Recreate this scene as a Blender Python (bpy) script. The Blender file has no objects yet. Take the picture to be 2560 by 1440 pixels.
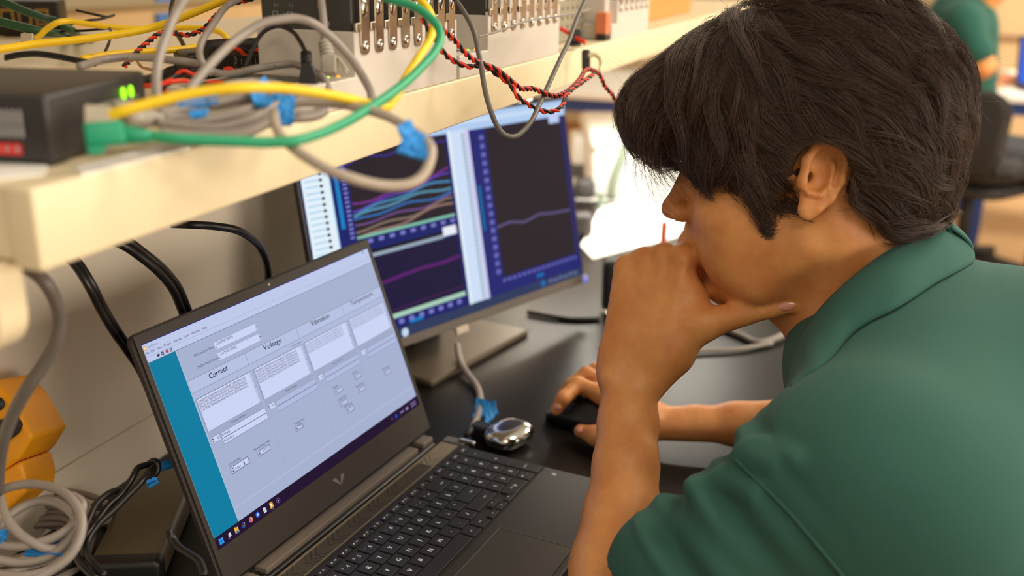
import bpy, bmesh, math, random
import numpy as np
from mathutils import Vector, Matrix, Euler
rnd = random.Random(7)
SC = bpy.context.scene
COL = SC.collection
PI = math.pi

# ---------------------------------------------------------------- camera
CAM = np.array([0.0, 0.0, 1.3166])
F = 2515.366
RW = np.array([[0.9363007483986139, 0.3508318485834344, 0.01605996786190761],
               [0.12376394141702457, -0.28681541649068915, -0.9499575799309126],
               [-0.3286691274718677, 0.8914336379578698, -0.31196582146779916]])


def ray(x, y): return RW.T @ np.array([(x-1280)/F, (y-720)/F, 1.0])
def at_d(x, y, d): return Vector(CAM + ray(x, y)*d)
def at_z(x, y, z):
    D = ray(x, y); return Vector(CAM + D*(z-CAM[2])/D[2])
def at_x(x, y, X):
    D = ray(x, y); return Vector(CAM + D*(X-CAM[0])/D[0])
def at_y(x, y, Y):
    D = ray(x, y); return Vector(CAM + D*(Y-CAM[1])/D[1])


ZD = 0.75          # worktop
ZL = 0.769         # laptop deck
ZS = 1.2038        # shelf top
XS = -0.3903       # shelf front
XP = -0.755         # back panel

cd = bpy.data.cameras.new('camera')
cam = bpy.data.objects.new('camera', cd)
COL.objects.link(cam)
m = Matrix(((RW[0][0], -RW[1][0], -RW[2][0]), (RW[0][1], -RW[1][1], -RW[2][1]), (RW[0][2], -RW[1][2], -RW[2][2]))).to_4x4()
m.translation = Vector(CAM)
cam.matrix_world = m
cd.sensor_width = 36
cd.lens = 36*F/2560
cd.clip_start = 0.02
cd.dof.use_dof = True
cd.dof.focus_distance = 0.92
cd.dof.aperture_fstop = 3.5
cd.dof.aperture_blades = 0
SC.camera = cam


# ---------------------------------------------------------------- materials
def lin(c):
    r = []
    for v in c:
        v = v/255.0
        r.append(v/12.92 if v <= 0.04045 else ((v+0.055)/1.055)**2.4)
    return (r[0], r[1], r[2], 1.0)


MATS = {}


def mat(name, c, rough=0.5, metal=0.0, spec=0.5, var=0.08, scale=60.0, bump=0.0, bscale=400.0, emit=None, estr=1.0,
        sss=0.0, coat=0.0, trans=0.0, sheen=0.0):
    if name in MATS: return MATS[name]
    M = bpy.data.materials.new(name)
    M.use_nodes = True
    nt = M.node_tree
    b = nt.nodes['Principled BSDF']
    b.inputs['Roughness'].default_value = rough
    b.inputs['Metallic'].default_value = metal
    b.inputs['Specular IOR Level'].default_value = spec
    b.inputs['Coat Weight'].default_value = coat
    b.inputs['Transmission Weight'].default_value = trans
    b.inputs['Sheen Weight'].default_value = sheen
    tc = nt.nodes.new('ShaderNodeTexCoord')
    if var > 0:
        n = nt.nodes.new('ShaderNodeTexNoise')
        n.inputs['Scale'].default_value = scale
        n.inputs['Detail'].default_value = 3
        nt.links.new(tc.outputs['Object'], n.inputs['Vector'])
        mx = nt.nodes.new('ShaderNodeMixRGB')
        L = lin(c)
        mx.inputs[1].default_value = (L[0]*(1-var), L[1]*(1-var), L[2]*(1-var), 1)
        mx.inputs[2].default_value = (min(1, L[0]*(1+var)), min(1, L[1]*(1+var)), min(1, L[2]*(1+var)), 1)
        nt.links.new(n.outputs['Fac'], mx.inputs[0])
        nt.links.new(mx.outputs[0], b.inputs['Base Color'])
    else:
        b.inputs['Base Color'].default_value = lin(c)
    if bump > 0:
        n2 = nt.nodes.new('ShaderNodeTexNoise')
        n2.inputs['Scale'].default_value = bscale
        n2.inputs['Detail'].default_value = 2
        nt.links.new(tc.outputs['Object'], n2.inputs['Vector'])
        bp = nt.nodes.new('ShaderNodeBump')
        bp.inputs['Strength'].default_value = bump
        bp.inputs['Distance'].default_value = 0.001
        nt.links.new(n2.outputs['Fac'], bp.inputs['Height'])
        nt.links.new(bp.outputs['Normal'], b.inputs['Normal'])
    if sss > 0:
        b.inputs['Subsurface Weight'].default_value = sss
        b.inputs['Subsurface Radius'].default_value = (1.0, 0.35, 0.18)
        b.inputs['Subsurface Scale'].default_value = 0.006
    if emit:
        b.inputs['Emission Color'].default_value = lin(emit)
        b.inputs['Emission Strength'].default_value = estr
    MATS[name] = M
    return M


def screen_mat(c, k=1.0):
    """a lit pixel colour of a display"""
    nm = 'lcd_%d_%d_%d' % c
    if nm in MATS: return MATS[nm]
    M = bpy.data.materials.new(nm); M.use_nodes = True
    nt = M.node_tree; b = nt.nodes['Principled BSDF']
    b.inputs['Base Color'].default_value = (0.001, 0.001, 0.001, 1)
    b.inputs['Roughness'].default_value = 0.5
    b.inputs['Specular IOR Level'].default_value = 0.04
    b.inputs['Emission Color'].default_value = lin(c)
    b.inputs['Emission Strength'].default_value = k
    MATS[nm] = M
    return M


# ---------------------------------------------------------------- objects
def wmat(o):
    """world matrix of an object whose parents carry plain loc / rot (no stale depsgraph)"""
    mm = Matrix.LocRotScale(o.location, o.rotation_euler, o.scale)
    return wmat(o.parent) @ mm if o.parent else mm


def tag(o, label=None, cat=None, group=None, kind=None):
    if label: o['label'] = label
    if cat: o['category'] = cat
    if group: o['group'] = group
    if kind: o['kind'] = kind
    return o


def thing(name, label, cat, loc=(0, 0, 0), rz=0.0, group=None):
    o = bpy.data.objects.new(name, None)
    COL.objects.link(o)
    o.empty_display_size = 0.02
    o.location = loc
    o.rotation_euler = (0, 0, rz)
    return tag(o, label, cat, group)


def copy_tree(o, parent=None):
    c = o.copy(); COL.objects.link(c)
    c.parent = parent
    for ch in list(o.children): copy_tree(ch, c)
    return c


def xf(origin=(0, 0, 0), ex=None, ey=None, ez=None):
    """matrix from an origin and two or three axes"""
    o = Vector(origin)
    if ex is None and ey is None and ez is None: return Matrix.Translation(o)
    ex = Vector(ex).normalized() if ex is not None else None
    ey = Vector(ey) if ey is not None else None
    ez = Vector(ez) if ez is not None else None
    if ex is not None and ey is not None:
        ez = ex.cross(ey).normalized(); ey = ez.cross(ex)
    elif ex is not None and ez is not None:
        ey = ez.cross(ex).normalized(); ez = ex.cross(ey)
    else:
        ez = ez.normalized()
        t = Vector((1, 0, 0)) if abs(ez.x) < 0.8 else Vector((0, 1, 0))
        ex = t.cross(ez).normalized(); ey = ez.cross(ex)
    r = Matrix((ex, ey, ez)).transposed().to_4x4()
    r.translation = o
    return r


def RZ(a): return Matrix.Rotation(a, 4, 'Z')
def RX(a): return Matrix.Rotation(a, 4, 'X')
def RY(a): return Matrix.Rotation(a, 4, 'Y')
def T(x, y=None, z=None): return Matrix.Translation(Vector((x, y, z)) if y is not None else Vector(x))


def catmull(pts, n=8, closed=False):
    P = [Vector(p) for p in pts]
    if len(P) < 3: return P
    out = []
    N = len(P)
    rng = range(N) if closed else range(N-1)
    for i in rng:
        p0 = P[i-1] if (i > 0 or closed) else P[0]*2-P[1]
        p1 = P[i]; p2 = P[(i+1) % N]
        p3 = P[(i+2) % N] if (i+2 < N or closed) else P[-1]*2-P[-2]
        d1 = max((p1-p0).length, 1e-6)**0.5; d2 = max((p2-p1).length, 1e-6)**0.5; d3 = max((p3-p2).length, 1e-6)**0.5
        m1 = (p2-p1) + d2*((p1-p0)/d1-(p2-p0)/(d1+d2))
        m2 = (p2-p1) + d2*((p3-p2)/d3-(p3-p1)/(d2+d3))
        for k in range(n):
            t = k/n; t2 = t*t; t3 = t2*t
            out.append(p1*(2*t3-3*t2+1)+m1*(t3-2*t2+t)+p2*(-2*t3+3*t2)+m2*(t3-t2))
    if not closed: out.append(P[-1])
    return out


_fontcache = {}


def text_mesh(s):
    if s in _fontcache: return _fontcache[s]
    cu = bpy.data.curves.new('t', 'FONT'); cu.body = s; cu.size = 1.0; cu.resolution_u = 2
    ob = bpy.data.objects.new('t', cu); COL.objects.link(ob)
    dg = bpy.context.evaluated_depsgraph_get(); dg.update()
    me = ob.evaluated_get(dg).to_mesh()
    vs = [tuple(v.co) for v in me.vertices]; fs = [tuple(p.vertices) for p in me.polygons]
    ob.evaluated_get(dg).to_mesh_clear()
    bpy.data.objects.remove(ob); bpy.data.curves.remove(cu)
    _fontcache[s] = (vs, fs)
    return vs, fs


class MB:
    """collects shapes into ONE mesh object"""
    def __init__(s): s.v = []; s.f = []; s.m = []; s.sm = []; s.mats = []
    def mi(s, material):
        if material not in s.mats: s.mats.append(material)
        return s.mats.index(material)
    def raw(s, vs, fs, M=None, material=None, smooth=False):
        b = len(s.v); k = s.mi(material)
        s.v += [(M @ Vector(v)) if M is not None else Vector(v) for v in vs]
        for f in fs: s.f.append(tuple(i+b for i in f)); s.m.append(k); s.sm.append(smooth)
        return s
    def bm(s, bm, M=None, material=None, smooth=False):
        bm.verts.index_update()
        s.raw([v.co.copy() for v in bm.verts], [[v.index for v in f.verts] for f in bm.faces], M, material, smooth)
        bm.free(); return s
    def box(s, size, M=None, bevel=0.0, seg=2, material=None, smooth=None):
        """box centred on M's origin"""
        bm = bmesh.new(); bmesh.ops.create_cube(bm, size=1.0)
        for v in bm.verts: v.co = Vector((v.co.x*size[0], v.co.y*size[1], v.co.z*size[2]))
        if bevel > 0: bmesh.ops.bevel(bm, geom=bm.edges[:]+bm.verts[:], offset=min(bevel, min(size)*0.49), segments=seg, affect='EDGES', profile=0.5)
        return s.bm(bm, M, material, (bevel > 0 and seg > 2) if smooth is None else smooth)
    def bx(s, x0, x1, y0, y1, z0, z1, M=None, bevel=0.0, seg=2, material=None):
        c = T((x0+x1)/2, (y0+y1)/2, (z0+z1)/2)
        return s.box((abs(x1-x0), abs(y1-y0), abs(z1-z0)), (M @ c) if M is not None else c, bevel, seg, material)
    def prism(s, poly, h, M=None, bevel=0.0, seg=2, material=None, smooth=False):
        """polygon in xy pushed from z=0 to z=h"""
        bm = bmesh.new(); vs = [bm.verts.new((p[0], p[1], 0)) for p in poly]
        f = bm.faces.new(vs); r = bmesh.ops.extrude_face_region(bm, geom=[f])
        bmesh.ops.translate(bm, verts=[g for g in r['geom'] if isinstance(g, bmesh.types.BMVert)], vec=(0, 0, h))
        bmesh.ops.recalc_face_normals(bm, faces=bm.faces)
        if bevel > 0: bmesh.ops.bevel(bm, geom=bm.edges[:]+bm.verts[:], offset=bevel, segments=seg, affect='EDGES', profile=0.5)
        return s.bm(bm, M, material, smooth)
    def rrect(s, w, d, r, h, M=None, n=6, bevel=0.0, material=None, smooth=False, seg=2):
        """rounded rectangle slab centred in xy, z 0..h"""
        P = []
        for cx, cy, a0 in ((w/2-r, d/2-r, 0), (-w/2+r, d/2-r, PI/2), (-w/2+r, -d/2+r, PI), (w/2-r, -d/2+r, 1.5*PI)):
            for k in range(n+1): P.append((cx+r*math.cos(a0+k*PI/2/n), cy+r*math.sin(a0+k*PI/2/n)))
        return s.prism(P, h, M, bevel, seg, material, smooth)
    def tube(s, pts, r, seg=10, closed=False, material=None, caps=True, flat=1.0):
        P = [Vector(p) for p in pts]; n = len(P); R = r if isinstance(r, (list, tuple)) else [r]*n
        vs = []; fs = []; nrm = None
        for i in range(n):
            if closed: t = (P[(i+1) % n]-P[i-1])
            else: t = P[min(i+1, n-1)]-P[max(i-1, 0)]
            t = t.normalized() if t.length > 1e-9 else Vector((0, 0, 1))
            if nrm is None:
                a = Vector((0, 0, 1)) if abs(t.z) < 0.9 else Vector((1, 0, 0))
                nrm = (a-t*a.dot(t)).normalized()
            else:
                nrm = nrm-t*nrm.dot(t)
                nrm = nrm.normalized() if nrm.length > 1e-9 else t.orthogonal().normalized()
            b = t.cross(nrm)
            for k in range(seg):
                a = 2*PI*k/seg
                vs.append(P[i]+(nrm*math.cos(a)*flat+b*math.sin(a))*R[i])
        for i in range(n if closed else n-1):
            j = (i+1) % n
            for k in range(seg):
                k2 = (k+1) % seg
                fs.append((i*seg+k, i*seg+k2, j*seg+k2, j*seg+k))
        if caps and not closed:
            fs.append(tuple(range(seg))[::-1]); fs.append(tuple(range((n-1)*seg, n*seg)))
        return s.raw(vs, fs, None, material, True)
    def cyl(s, p0, p1, r0, r1=None, seg=20, material=None):
        return s.tube([p0, p1], [r0, r0 if r1 is None else r1], seg, material=material)
    def lathe(s, prof, M=None, seg=24, material=None, smooth=True):
        """profile (r, z)"""
        vs = []; fs = []; n = len(prof)
        for r, z in prof:
            for k in range(seg): vs.append((r*math.cos(2*PI*k/seg), r*math.sin(2*PI*k/seg), z))
        for i in range(n-1):
            for k in range(seg):
                k2 = (k+1) % seg; fs.append((i*seg+k, i*seg+k2, (i+1)*seg+k2, (i+1)*seg+k))
        fs.append(tuple(range(seg))[::-1]); fs.append(tuple(range((n-1)*seg, n*seg)))
        return s.raw(vs, fs, M, material, smooth)
    def ball(s, c, r, M=None, material=None, sub=3):
        bm = bmesh.new(); bmesh.ops.create_icosphere(bm, subdivisions=sub, radius=1.0)
        rr = (r, r, r) if isinstance(r, (int, float)) else r
        for v in bm.verts: v.co = Vector((v.co.x*rr[0]+c[0], v.co.y*rr[1]+c[1], v.co.z*rr[2]+c[2]))
        return s.bm(bm, M, material, True)
    def quad(s, a, b, c, d, M=None, material=None): return s.raw([a, b, c, d], [(0, 1, 2, 3)], M, material)
    def grid(s, fn, nu, nv, material=None, smooth=True, M=None, thick=0.0):
        vs = [fn(i/nu, j/nv) for j in range(nv+1) for i in range(nu+1)]
        fs = [(j*(nu+1)+i, j*(nu+1)+i+1, (j+1)*(nu+1)+i+1, (j+1)*(nu+1)+i) for j in range(nv) for i in range(nu)]
        return s.raw(vs, fs, M, material, smooth)
    def text(s, t, h, M=None, material=None, align='L', width=None):
        vs, fs = text_mesh(t)
        if not vs: return s
        x0 = min(v[0] for v in vs); x1 = max(v[0] for v in vs)
        k = h/0.70; kx = (width/(x1-x0)) if width else k
        off = {'L': x0, 'C': (x0+x1)/2, 'R': x1}[align]
        return s.raw([((v[0]-off)*kx, v[1]*k, 0) for v in vs], fs, M, material)
    def build(s, name, material=None, parent=None, label=None, cat=None, group=None, kind=None, flip=False, origin=None):
        me = bpy.data.meshes.new(name)
        base = Vector((0, 0, 0))
        vs = s.v
        o = bpy.data.objects.new(name, me)
        if parent is not None:
            o.parent = parent
            inv = wmat(parent).inverted(); vs = [inv @ v for v in vs]
        elif origin is not None or cat:
            if origin is None:
                n = len(vs)
                origin = Vector((sum(v.x for v in vs)/n, sum(v.y for v in vs)/n, min(v.z for v in vs)))
            origin = Vector(origin)
            o.location = origin
            vs = [v-origin for v in vs]
        me.from_pydata([tuple(v) for v in vs], [], s.f)
        ms = s.mats if s.mats else [material]
        for mm in ms: me.materials.append(mm if mm is not None else material)
        me.polygons.foreach_set('material_index', s.m)
        me.polygons.foreach_set('use_smooth', s.sm)
        me.update()
        COL.objects.link(o)
        return tag(o, label, cat, group, kind)


# a few shared looks
CREAM = mat('cream_laminate', (230, 214, 178), 0.45, var=0.02, scale=8, bump=0.05, bscale=600)
PANEL = mat('panel_grey_beige', (240, 228, 210), 0.6, var=0.03, scale=6, bump=0.04, bscale=300)
BLACKTOP = mat('black_worktop', (22, 19, 16), 0.34, var=0.15, scale=40, bump=0.04, bscale=500, spec=0.25)
BLACKP = mat('black_plastic', (24, 23, 23), 0.42, var=0.1, scale=80, bump=0.08, bscale=900)
BLACKC = mat('black_rubber_cable', (17, 15, 14), 0.4, var=0.1)
BLACKM = mat('matt_black_plastic', (30, 28, 28), 0.6, var=0.1, scale=80)
GREYC = mat('grey_cable_sheath', (150, 140, 133), 0.42, var=0.06, scale=30)
GREYD = mat('dark_grey_cable', (92, 86, 80), 0.45, var=0.06, scale=30)
YELC = mat('yellow_cable_sheath', (247, 206, 22), 0.4, var=0.05, scale=30)
GRNC = mat('green_cable_sheath', (38, 158, 112), 0.4, var=0.05, scale=30)
GRND = mat('dark_green_cable', (24, 78, 46), 0.45, var=0.05, scale=30)
TAPE = mat('blue_masking_tape', (36, 138, 214), 0.65, var=0.18, scale=90, bump=0.3, bscale=250)
WHITEP = mat('white_paper', (240, 236, 230), 0.8, var=0.02, scale=5)
REDW = mat('red_wire', (228, 52, 22), 0.4, var=0.05)
BLKW = mat('black_wire', (22, 20, 20), 0.4, var=0.05)
STEEL = mat('bright_steel', (178, 165, 148), 0.27, metal=1.0, var=0.08, scale=40)
CHROME = mat('chrome', (215, 212, 205), 0.12, metal=1.0, var=0.03)
GREYBOX = mat('light_grey_enclosure', (208, 200, 190), 0.5, var=0.03, scale=20, bump=0.05, bscale=700)
MODG = mat('dark_grey_module', (62, 60, 58), 0.5, var=0.06, scale=40)
PRINT = mat('pale_print', (170, 166, 158), 0.6, var=0.03)
CLEAR = mat('clear_plastic', (236, 226, 205), 0.15, var=0.02, trans=0.55)
# ---------------------------------------------------------------- setting and bench
fl = MB(); fl.bx(-6, 6, -2.0, 10, -0.05, 0)
fl.build('floor', mat('floor_tan_vinyl', (196, 158, 116), 0.5, var=0.12, scale=3, bump=0.03, bscale=60), kind='structure')
wl = MB(); wl.bx(-6, 6, 10, 10.15, 0, 3.0)
wl.build('wall_back', mat('wall_warm_white', (212, 190, 154), 0.8, var=0.03, scale=3), kind='structure')
wl = MB(); wl.bx(-6.15, -6, -2.0, 10, 0, 3.0)
wl.build('wall_left', MATS['wall_warm_white'], kind='structure')

bench = thing('lab_bench', 'long lab bench with black worktop and beige upright back panel', 'bench', ((XP+0.03)/2, 1.4, 0))
YB0, YB1 = 0.05, 3.1
b = MB(); b.bx(XP, 0.03, YB0, YB1, ZD-0.03, ZD, bevel=0.004)
b.build('worktop', BLACKTOP, bench)
ZSEAM = at_x(165, 1165, XP).z
b = MB()
YPE = 2.15
b.bx(XP-0.03, XP, YB0, YPE, ZSEAM+0.0012, ZS-0.045)
b.bx(XP-0.03, XP, YB0, YPE, ZD-0.2, ZSEAM-0.0012)
b.bx(XP-0.028, XP-0.006, YB0, YPE, ZSEAM-0.003, ZSEAM+0.003)
b.build('back_panel', PANEL, bench)
for yy in (YB0+0.05, YB1-0.05):
    b = MB(); b.bx(XP+0.02, -0.03, yy-0.02, yy+0.02, 0, ZD-0.03, bevel=0.003); b.build('leg', CREAM, bench)

shelf = thing('instrument_shelf', 'cream shelf over the bench carrying instruments and tangled cables', 'shelf', (-0.745, 1.6, ZS-0.042))
YS0, YS1 = 0.372, 3.2
b = MB()
b.bx(-1.14, XS-0.006, YS0+0.0015, YS1-0.001, ZS-0.0385, ZS, bevel=0.001)
b.build('shelf_board', CREAM, shelf)
b = MB()   # front lip, a touch deeper than the board
b.bx(XS-0.018, XS, YS0-0.0, YS1, ZS-0.0425, ZS+0.0004, bevel=0.002, seg=3)
b.build('front_edge', CREAM, shelf)
b = MB()   # arm under the near end
Mb = xf((-0.415, YS0+0.012, ZS-0.04), ex=(-1, 0, 0), ey=(0, 0, -1))
P = [(0, 0), (0.0, 0.030)] + [(0.022-0.022*math.cos(a), 0.030+0.022*math.sin(a)) for a in [k*PI/2/6 for k in range(1, 7)]] + [(0.09, 0.062), (0.36, 0.085), (0.36, 0)]
b.prism(P, 0.02, Mb, bevel=0.002)
b.build('end_bracket', CREAM, shelf)
b = MB(); b.bx(-1.10, -0.45, YS0, YS1, 1.56, 1.59, bevel=0.003); b.build('upper_shade_board', CREAM, shelf)  # out of view, added and sized to shade the back of the shelf
b = MB(); b.bx(-0.60, -0.44, 1.88, 2.42, ZS-0.066, ZS-0.043, bevel=0.003); b.build('fill_housing', CREAM, shelf)  # unseen housing added to go with the fill light below it
for yy in (0.45, 1.7, 2.1):
    b = MB(); b.bx(XP-0.05, XP-0.03, yy-0.03, yy+0.03, ZD-0.6, 1.56, bevel=0.003); b.build('upright', CREAM, shelf)
# ---------------------------------------------------------------- laptop
A_L = math.radians(90-5.293242)
lap = thing('laptop', 'open dark grey laptop running a measurement program on the bench', 'laptop', (-0.4035, 0.7185, ZL), A_L)
ML = wmat(lap)
SHELL = mat('laptop_grey_shell', (50, 45, 43), 0.5, spec=0.3, var=0.06, scale=60, bump=0.05, bscale=1500)
DECK = mat('laptop_keyboard_deck', (45, 41, 41), 0.5, spec=0.3, var=0.05, scale=60, bump=0.04, bscale=1500)
BEZEL = mat('laptop_bezel', (46, 40, 36), 0.5, var=0.08, scale=60, bump=0.06, bscale=1500)
KEYM = mat('keycap_black', (30, 27, 27), 0.42, var=0.06, scale=90)
KEYT = mat('keycap_legend', (215, 208, 205), 0.5, var=0.0, emit=(215, 210, 210), estr=0.25)
HINGE = mat('hinge_bar_grey', (112, 101, 92), 0.5, var=0.06, scale=200, bump=0.05, bscale=1500)
X0, X1, Y0, Y1 = -0.1025, 0.2620, -0.1655, 0.0935
b = MB()
b.bx(X0, X1, Y0, 0.072, -0.0155, 0, ML, bevel=0.003, seg=3)
b.bx(X0+0.004, X1-0.004, 0.070, Y1, -0.0155, -0.004, ML, bevel=0.002)
b.bx(X0+0.006, X1-0.006, Y0+0.004, Y1-0.004, -0.019, -0.0155, ML)
b.build('base', SHELL, lap)
b = MB()   # recessed key tray
b.bx(-0.098, 0.2597, -0.0655, 0.0425, -0.0004, 0.0006, ML)
b.bx(-0.098, 0.2597, 0.0425, 0.0436, 0.0, 0.0014, ML)
b.build('keyboard_tray', DECK, lap)
b = MB()   # speaker strip: fine slots with chevron lines
GR = mat('speaker_strip', (118, 107, 90), 0.5, var=0.1, scale=100)
GRD = mat('speaker_slot', (20, 18, 17), 0.7, var=0.0)
b.bx(-0.098, 0.2585, 0.0462, 0.069, -0.0003, 0.0008, ML, material=GR)
x = -0.096
while x < 0.2:
    b.bx(x, x+0.00045, 0.0475, 0.0655, 0.0008, 0.00095, ML, material=GRD); x += 0.0011
for k in range(9):
    for j in range(3):
        xx = -0.092+k*0.036+j*0.008
        for sgn in (1, -1):
            P0 = Vector((xx, 0.0567, 0.001)); P1 = Vector((xx+0.0115, 0.0567+sgn*0.0095, 0.001))
            d = (P1-P0).normalized(); nn = Vector((-d.y, d.x, 0))*0.0003
            b.quad(P0-nn, P1-nn, P1+nn, P0+nn, ML, GRD)
b.build('speaker_strip', GR, lap)
for xa, xb in ((-0.0505, 0.222), (0.2335, 0.2555), (-0.096, -0.0605)):
    b = MB(); b.bx(xa, xb, 0.0785, 0.0925, -0.006, 0.0062, ML, bevel=0.0012, seg=2)
    b.build('hinge_bar', HINGE, lap, label='lighter grey hinge bar')
b = MB(); b.bx(X0+0.008, X1-0.008, 0.073, 0.096, -0.013, 0.001, ML, bevel=0.003, seg=3)
b.text('SIO', 0.0035, ML @ T(-0.0605, 0.0755, 0.0012), KEYT, 'L')
b.mats = [BLACKP if q is None else q for q in b.mats]
b.build('hinge_well', BLACKP, lap)
b = MB()
b.rrect(0.125, 0.080, 0.002, 0.0006, ML @ T(0.059, -0.1172, -0.0001), material=mat('touchpad_glass', (56, 52, 46), 0.35, var=0.05))
edge = mat('touchpad_edge', (120, 112, 106), 0.35, metal=0.6, var=0.05)
b.bx(-0.0035, 0.1215, -0.0775, -0.0768, 0.0, 0.0009, ML, material=edge)
b.bx(0.1212, 0.1218, -0.1572, -0.077, 0.0, 0.0008, ML, material=edge)
b.bx(-0.0035, 0.1215, -0.1578, -0.1572, 0.0, 0.0004, ML, material=GRD)
b.build('touchpad', edge, lap)

U, V = 0.01878, 0.01838
KEYS = []
def K(x0, x1, y, leg='', sub='', h=1.0): KEYS.append((x0*U, x1*U, y, leg, sub, h))
for i, (c, s2) in enumerate(zip('`1234567890-=', '~!@#$%^&*()_+')):
    K(i-5.0, i-4.0, V, c, s2)
K(8, 9.6, V, 'back')
K(-5, -3.5, 0, 'tab')
for i, c in enumerate('QWERTYUIOP[]'): K(i-3.5, i-2.5, 0, c)
K(8.5, 9.6, 0, '\\')
K(-5, -3.25, -V, 'caps')
for i, c in enumerate("ASDFGHJKL;'"): K(i-3.25, i-2.25, -V, c)
K(7.75, 9.6, -V, 'enter')
K(-5, -2.75, -2*V, 'shift')
for i, c in enumerate("ZXCVBNM,./"): K(i-2.75, i-1.75, -2*V, c)
K(7.25, 9.6, -2*V, 'shift')
for x0, x1, c in ((-5, -3.75, 'ctrl'), (-3.75, -2.75, 'fn'), (-2.75, -1.75, ''), (-1.75, -.75, 'alt'), (-.75, 4.85, ''), (4.85, 5.85, 'alt'), (5.85, 6.85, 'ctrl')): K(x0, x1, -3*V, c)
for x, y, c in ((.140, -.0602, '<'), (.1587, -.0505, '^'), (.1587, -.0602, 'v'), (.1774, -.0602, '>')):
    KEYS.append((x-.0094, x+.0094, y, c, '', 0.5))
for j, row in enumerate(('n/*', '789', '456', '123')):
    for i, c in enumerate(row):
        x = .1911+i*.0188
        KEYS.append((x-.0094, x+.0094, V-j*V, {'n': 'num'}.get(c, c), '', 1.0))
KEYS.append((.1911-.0094, .2099+.0094, -3*V, '0', 'ins', 1.0))
KEYS.append((.2287-.0094, .2287+.0094, -3*V, '.', 'del', 1.0))
KEYS.append((.2475-.0092, .2475+.0092, V, '-', '', 1.0))
KEYS.append((.2475-.0092, .2475+.0092, -V/2, '+', '', 2.1))
KEYS.append((.2475-.0092, .2475+.0092, -2.5*V, 'enter', '', 2.1))
FN = ['esc']+['F%d' % i for i in range(1, 13)]+['prt', 'del', 'home', 'end', 'pgup', 'pgdn']
for i, c in enumerate(FN):
    x = -.0063+(i-4)*.0182
    if x+.009 < 0.2597: KEYS.append((x-.0091, x+.0091, .0347, c, '*' if c[0] == 'F' else '', 0.52))
for (x0, x1, y, leg, sub, h) in KEYS[:100]:
    b = MB()
    w = x1-x0-.0020; d = V*h-.0021
    cx = (x0+x1)/2
    b.box((w, d, .0022), ML @ T(cx, y, .0014), bevel=.0007, seg=2, material=KEYM)
    zt = .00256
    if len(leg) == 1 and h >= 0.9:
        if sub:
            for dx in (-.00015, .00015): b.text(leg, .0043, ML @ T(cx+.002+dx, y-.0022, zt), KEYT, 'C')
            b.text(sub, .0026, ML @ T(cx-.004, y+.0005, zt), KEYT, 'C')
        else:
            for dx in (-.00018, .00018): b.text(leg, .0047, ML @ T(cx+dx, y-.0023, zt), KEYT, 'C')
    elif h < 0.9:
        if sub:
            b.text(leg, .0021, ML @ T(cx+.002, y-.001, zt), KEYT, 'C')
            b.raw([(-.0008, -.0006, 0), (.0008, -.0006, 0), (.0008, .0009, 0), (-.0008, .0009, 0)], [(0, 1, 2, 3)], ML @ T(cx-.0035, y-.0002, zt), KEYT)
        else: b.text(leg, .0022 if len(leg) > 1 else .0034, ML @ T(cx, y-.001, zt), KEYT, 'C')
    else: b.text(leg, .0022, ML @ T(cx if w < .02 else cx+w*.18, y-.0012, zt), KEYT, 'C')
    b.build('key', KEYM, lap)
b = MB()
b.text('#', .0055, ML @ T(.2485, -.0835, .0003), KEYT, 'C')
b.build('palm_rest_mark', KEYT, lap)

# lid: plane through the display, leaning back 20 degrees
AL = 0.351472
LB = Vector((-.09577676, .0926491, .04808115))
MLID = ML @ xf(LB, ex=(1, 0, 0), ey=(0, math.sin(AL), math.cos(AL)))    # x right, y up the lid, z towards the viewer
b = MB()
b.rrect(.3602, .2367, .008, .0052, MLID @ T(.1717, .0853, -.0058), bevel=.0008)
b.build('lid', SHELL, lap)
b = MB()
sw, sh = .344, .1935
for x0, x1, y0, y1 in ((-.0052, 0, -.031, .2022), (sw, sw+.0052, -.031, .2022), (0, sw, sh, .2022), (0, sw, -.031, 0)):
    b.bx(x0, x1, y0, y1, -.0008, .0010, MLID)
b.cyl(MLID @ Vector((.1713, .1985, .001)), MLID @ Vector((.1713, .1985, .0013)), .0016, material=mat('camera_lens_glint', (205, 180, 160), .3))
b.mats = [BEZEL if q is None else q for q in b.mats]
b.build('bezel', BEZEL, lap)
b = MB(); LOGO = mat('laptop_logo_grey', (128, 120, 116), .35, metal=.4)
for poly in ([(-.0105, .0028), (-.004, .0028), (.0005, -.0062), (-.0012, -.0062)], [(.0045, .0030), (.0103, .0012), (.0022, -.0062), (.0002, -.0062)]):
    b.prism(poly, .0003, MLID @ T(.1737, -.0139, .001))
b.build('lid_logo', LOGO, lap)

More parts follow.
